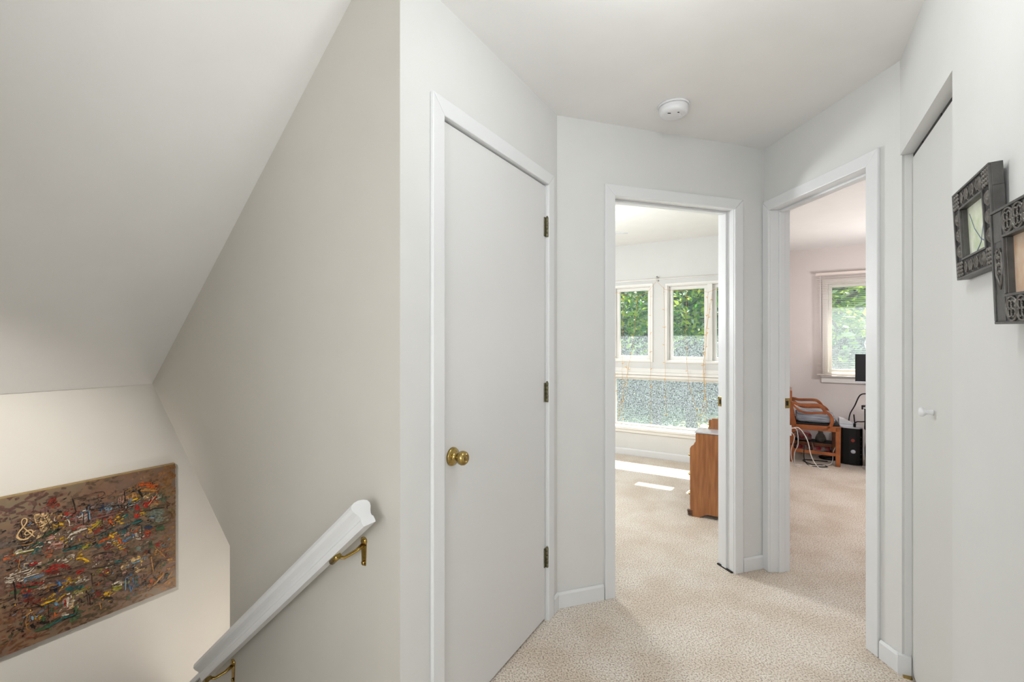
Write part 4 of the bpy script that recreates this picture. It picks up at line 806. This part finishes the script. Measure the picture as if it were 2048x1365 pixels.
def tree(x, y, r, rz, hc, tr, kind, lab, grp='trees and shrubs in the garden', cat='tree'):
    o = empty('garden_tree' if cat == 'tree' else 'garden_shrub', (x, y, GZ), label=lab, category=cat, group=grp)
    c = bpy.data.objects.new('crown', cms[kind]); C.objects.link(c); c.parent = o; c.location = (0, 0, hc-GZ); c.scale = (r, r, rz); c.rotation_euler = (0, 0, R_.uniform(0, 6)); WM[c.name] = Matrix()
    bx = R_.uniform(-.4, .4)
    path = [(x, y, GZ-.05), (x+bx*.3, y, GZ+1.5), (x+bx, y+.1, hc), (x+bx*.6, y, hc+rz*.6)]
    t = MB(); t.tube(path, [tr*1.25, tr, tr*.75, tr*.2], 10); t.build('trunk', 'bark', o)
    if cat == 'tree':
        for k in range(5):
            a = R_.uniform(0, 6.28); z = hc-rz*.5+k*rz*.2
            t = MB(); t.tube([(x+bx*.8, y, z), (x+bx+math.cos(a)*r*.4, y+math.sin(a)*r*.4, z+rz*.2), (x+bx+math.cos(a)*r*.75, y+math.sin(a)*r*.75, z+rz*.45)], [tr*.4, tr*.25, tr*.08], 6); t.build('branch', 'bark', o)
T_ = [(8.55, 21.6, 4.2, 3.6, 4.2, .22, 0, 'tall tree with grey trunk standing on the lawn, right of the casements'),
      (5.6, 17.5, 2.2, 2.4, 3.0, .16, 2, 'yellow-green young tree seen through the left casement'),
      (11.6, 31, 4.4, 4.6, 3.2, .22, 1, 'dark leafy tree behind the lawn, centre right'),
      (6.4, 31.5, 4.4, 4.8, 2.8, .22, 0, 'dark leafy tree behind the lawn, centre left'),
      (9.9, 14.0, 2.9, 2.5, 3.2, .16, 2, 'light-leaved tree close to the study window'),
      (13.2, 18.5, 3.6, 3.6, 2.6, .2, 0, 'dark tree beyond the study window'),
      (1.5, 24, 4.0, 4.5, 2.6, .2, 1, 'dark tree at far left of the garden'),
      (17.5, 24, 4.4, 4.6, 2.6, .22, 1, 'broad dark tree at far right of the garden'),
      (24.5, 26, 4.6, 5, 2.4, .22, 0, 'outermost right tree of the garden'),
      (-4.5, 25, 4.2, 5, 2.6, .22, 0, 'outermost left tree of the garden'),
      (8.8, 34, 5.2, 6.2, 4.0, .25, 1, 'tall tree in the back row, middle'), (15, 35, 5.4, 6, 4.0, .25, 0, 'tall tree in the back row, right'), (3, 34, 5.2, 6, 4.0, .25, 0, 'tall tree in the back row, left'),
      (21, 34, 5.2, 6, 4.0, .25, 1, 'tall tree in the back row, far right')]
for a in T_: tree(*a)
for i, (x, y, r) in enumerate([(4.6, 30.0, 2.0), (7.2, 30.8, 2.1), (9.6, 30.4, 2.0), (12.2, 30.4, 2.1), (14.8, 28.6, 2.2), (17.6, 28.4, 2.3), (20.5, 28.4, 2.3), (2.0, 28.6, 2.2), (-.8, 28.4, 2.2), (11.0, 32.2, 2.6), (6.0, 32.2, 2.6)]):
    tree(x, y, r, 2.3, GZ+1.9, .06, i % 2, ['low', 'rounded', 'dense', 'broad', 'dark', 'wide', 'thick', 'bushy', 'outer', 'rear', 'back'][i]+' garden shrub number %s from the left along the lawn' % ['three', 'five', 'seven', 'nine', 'ten', 'eleven', 'twelve', 'two', 'one', 'eight', 'four'][i], 'shrubs edging the lawn', 'shrub')
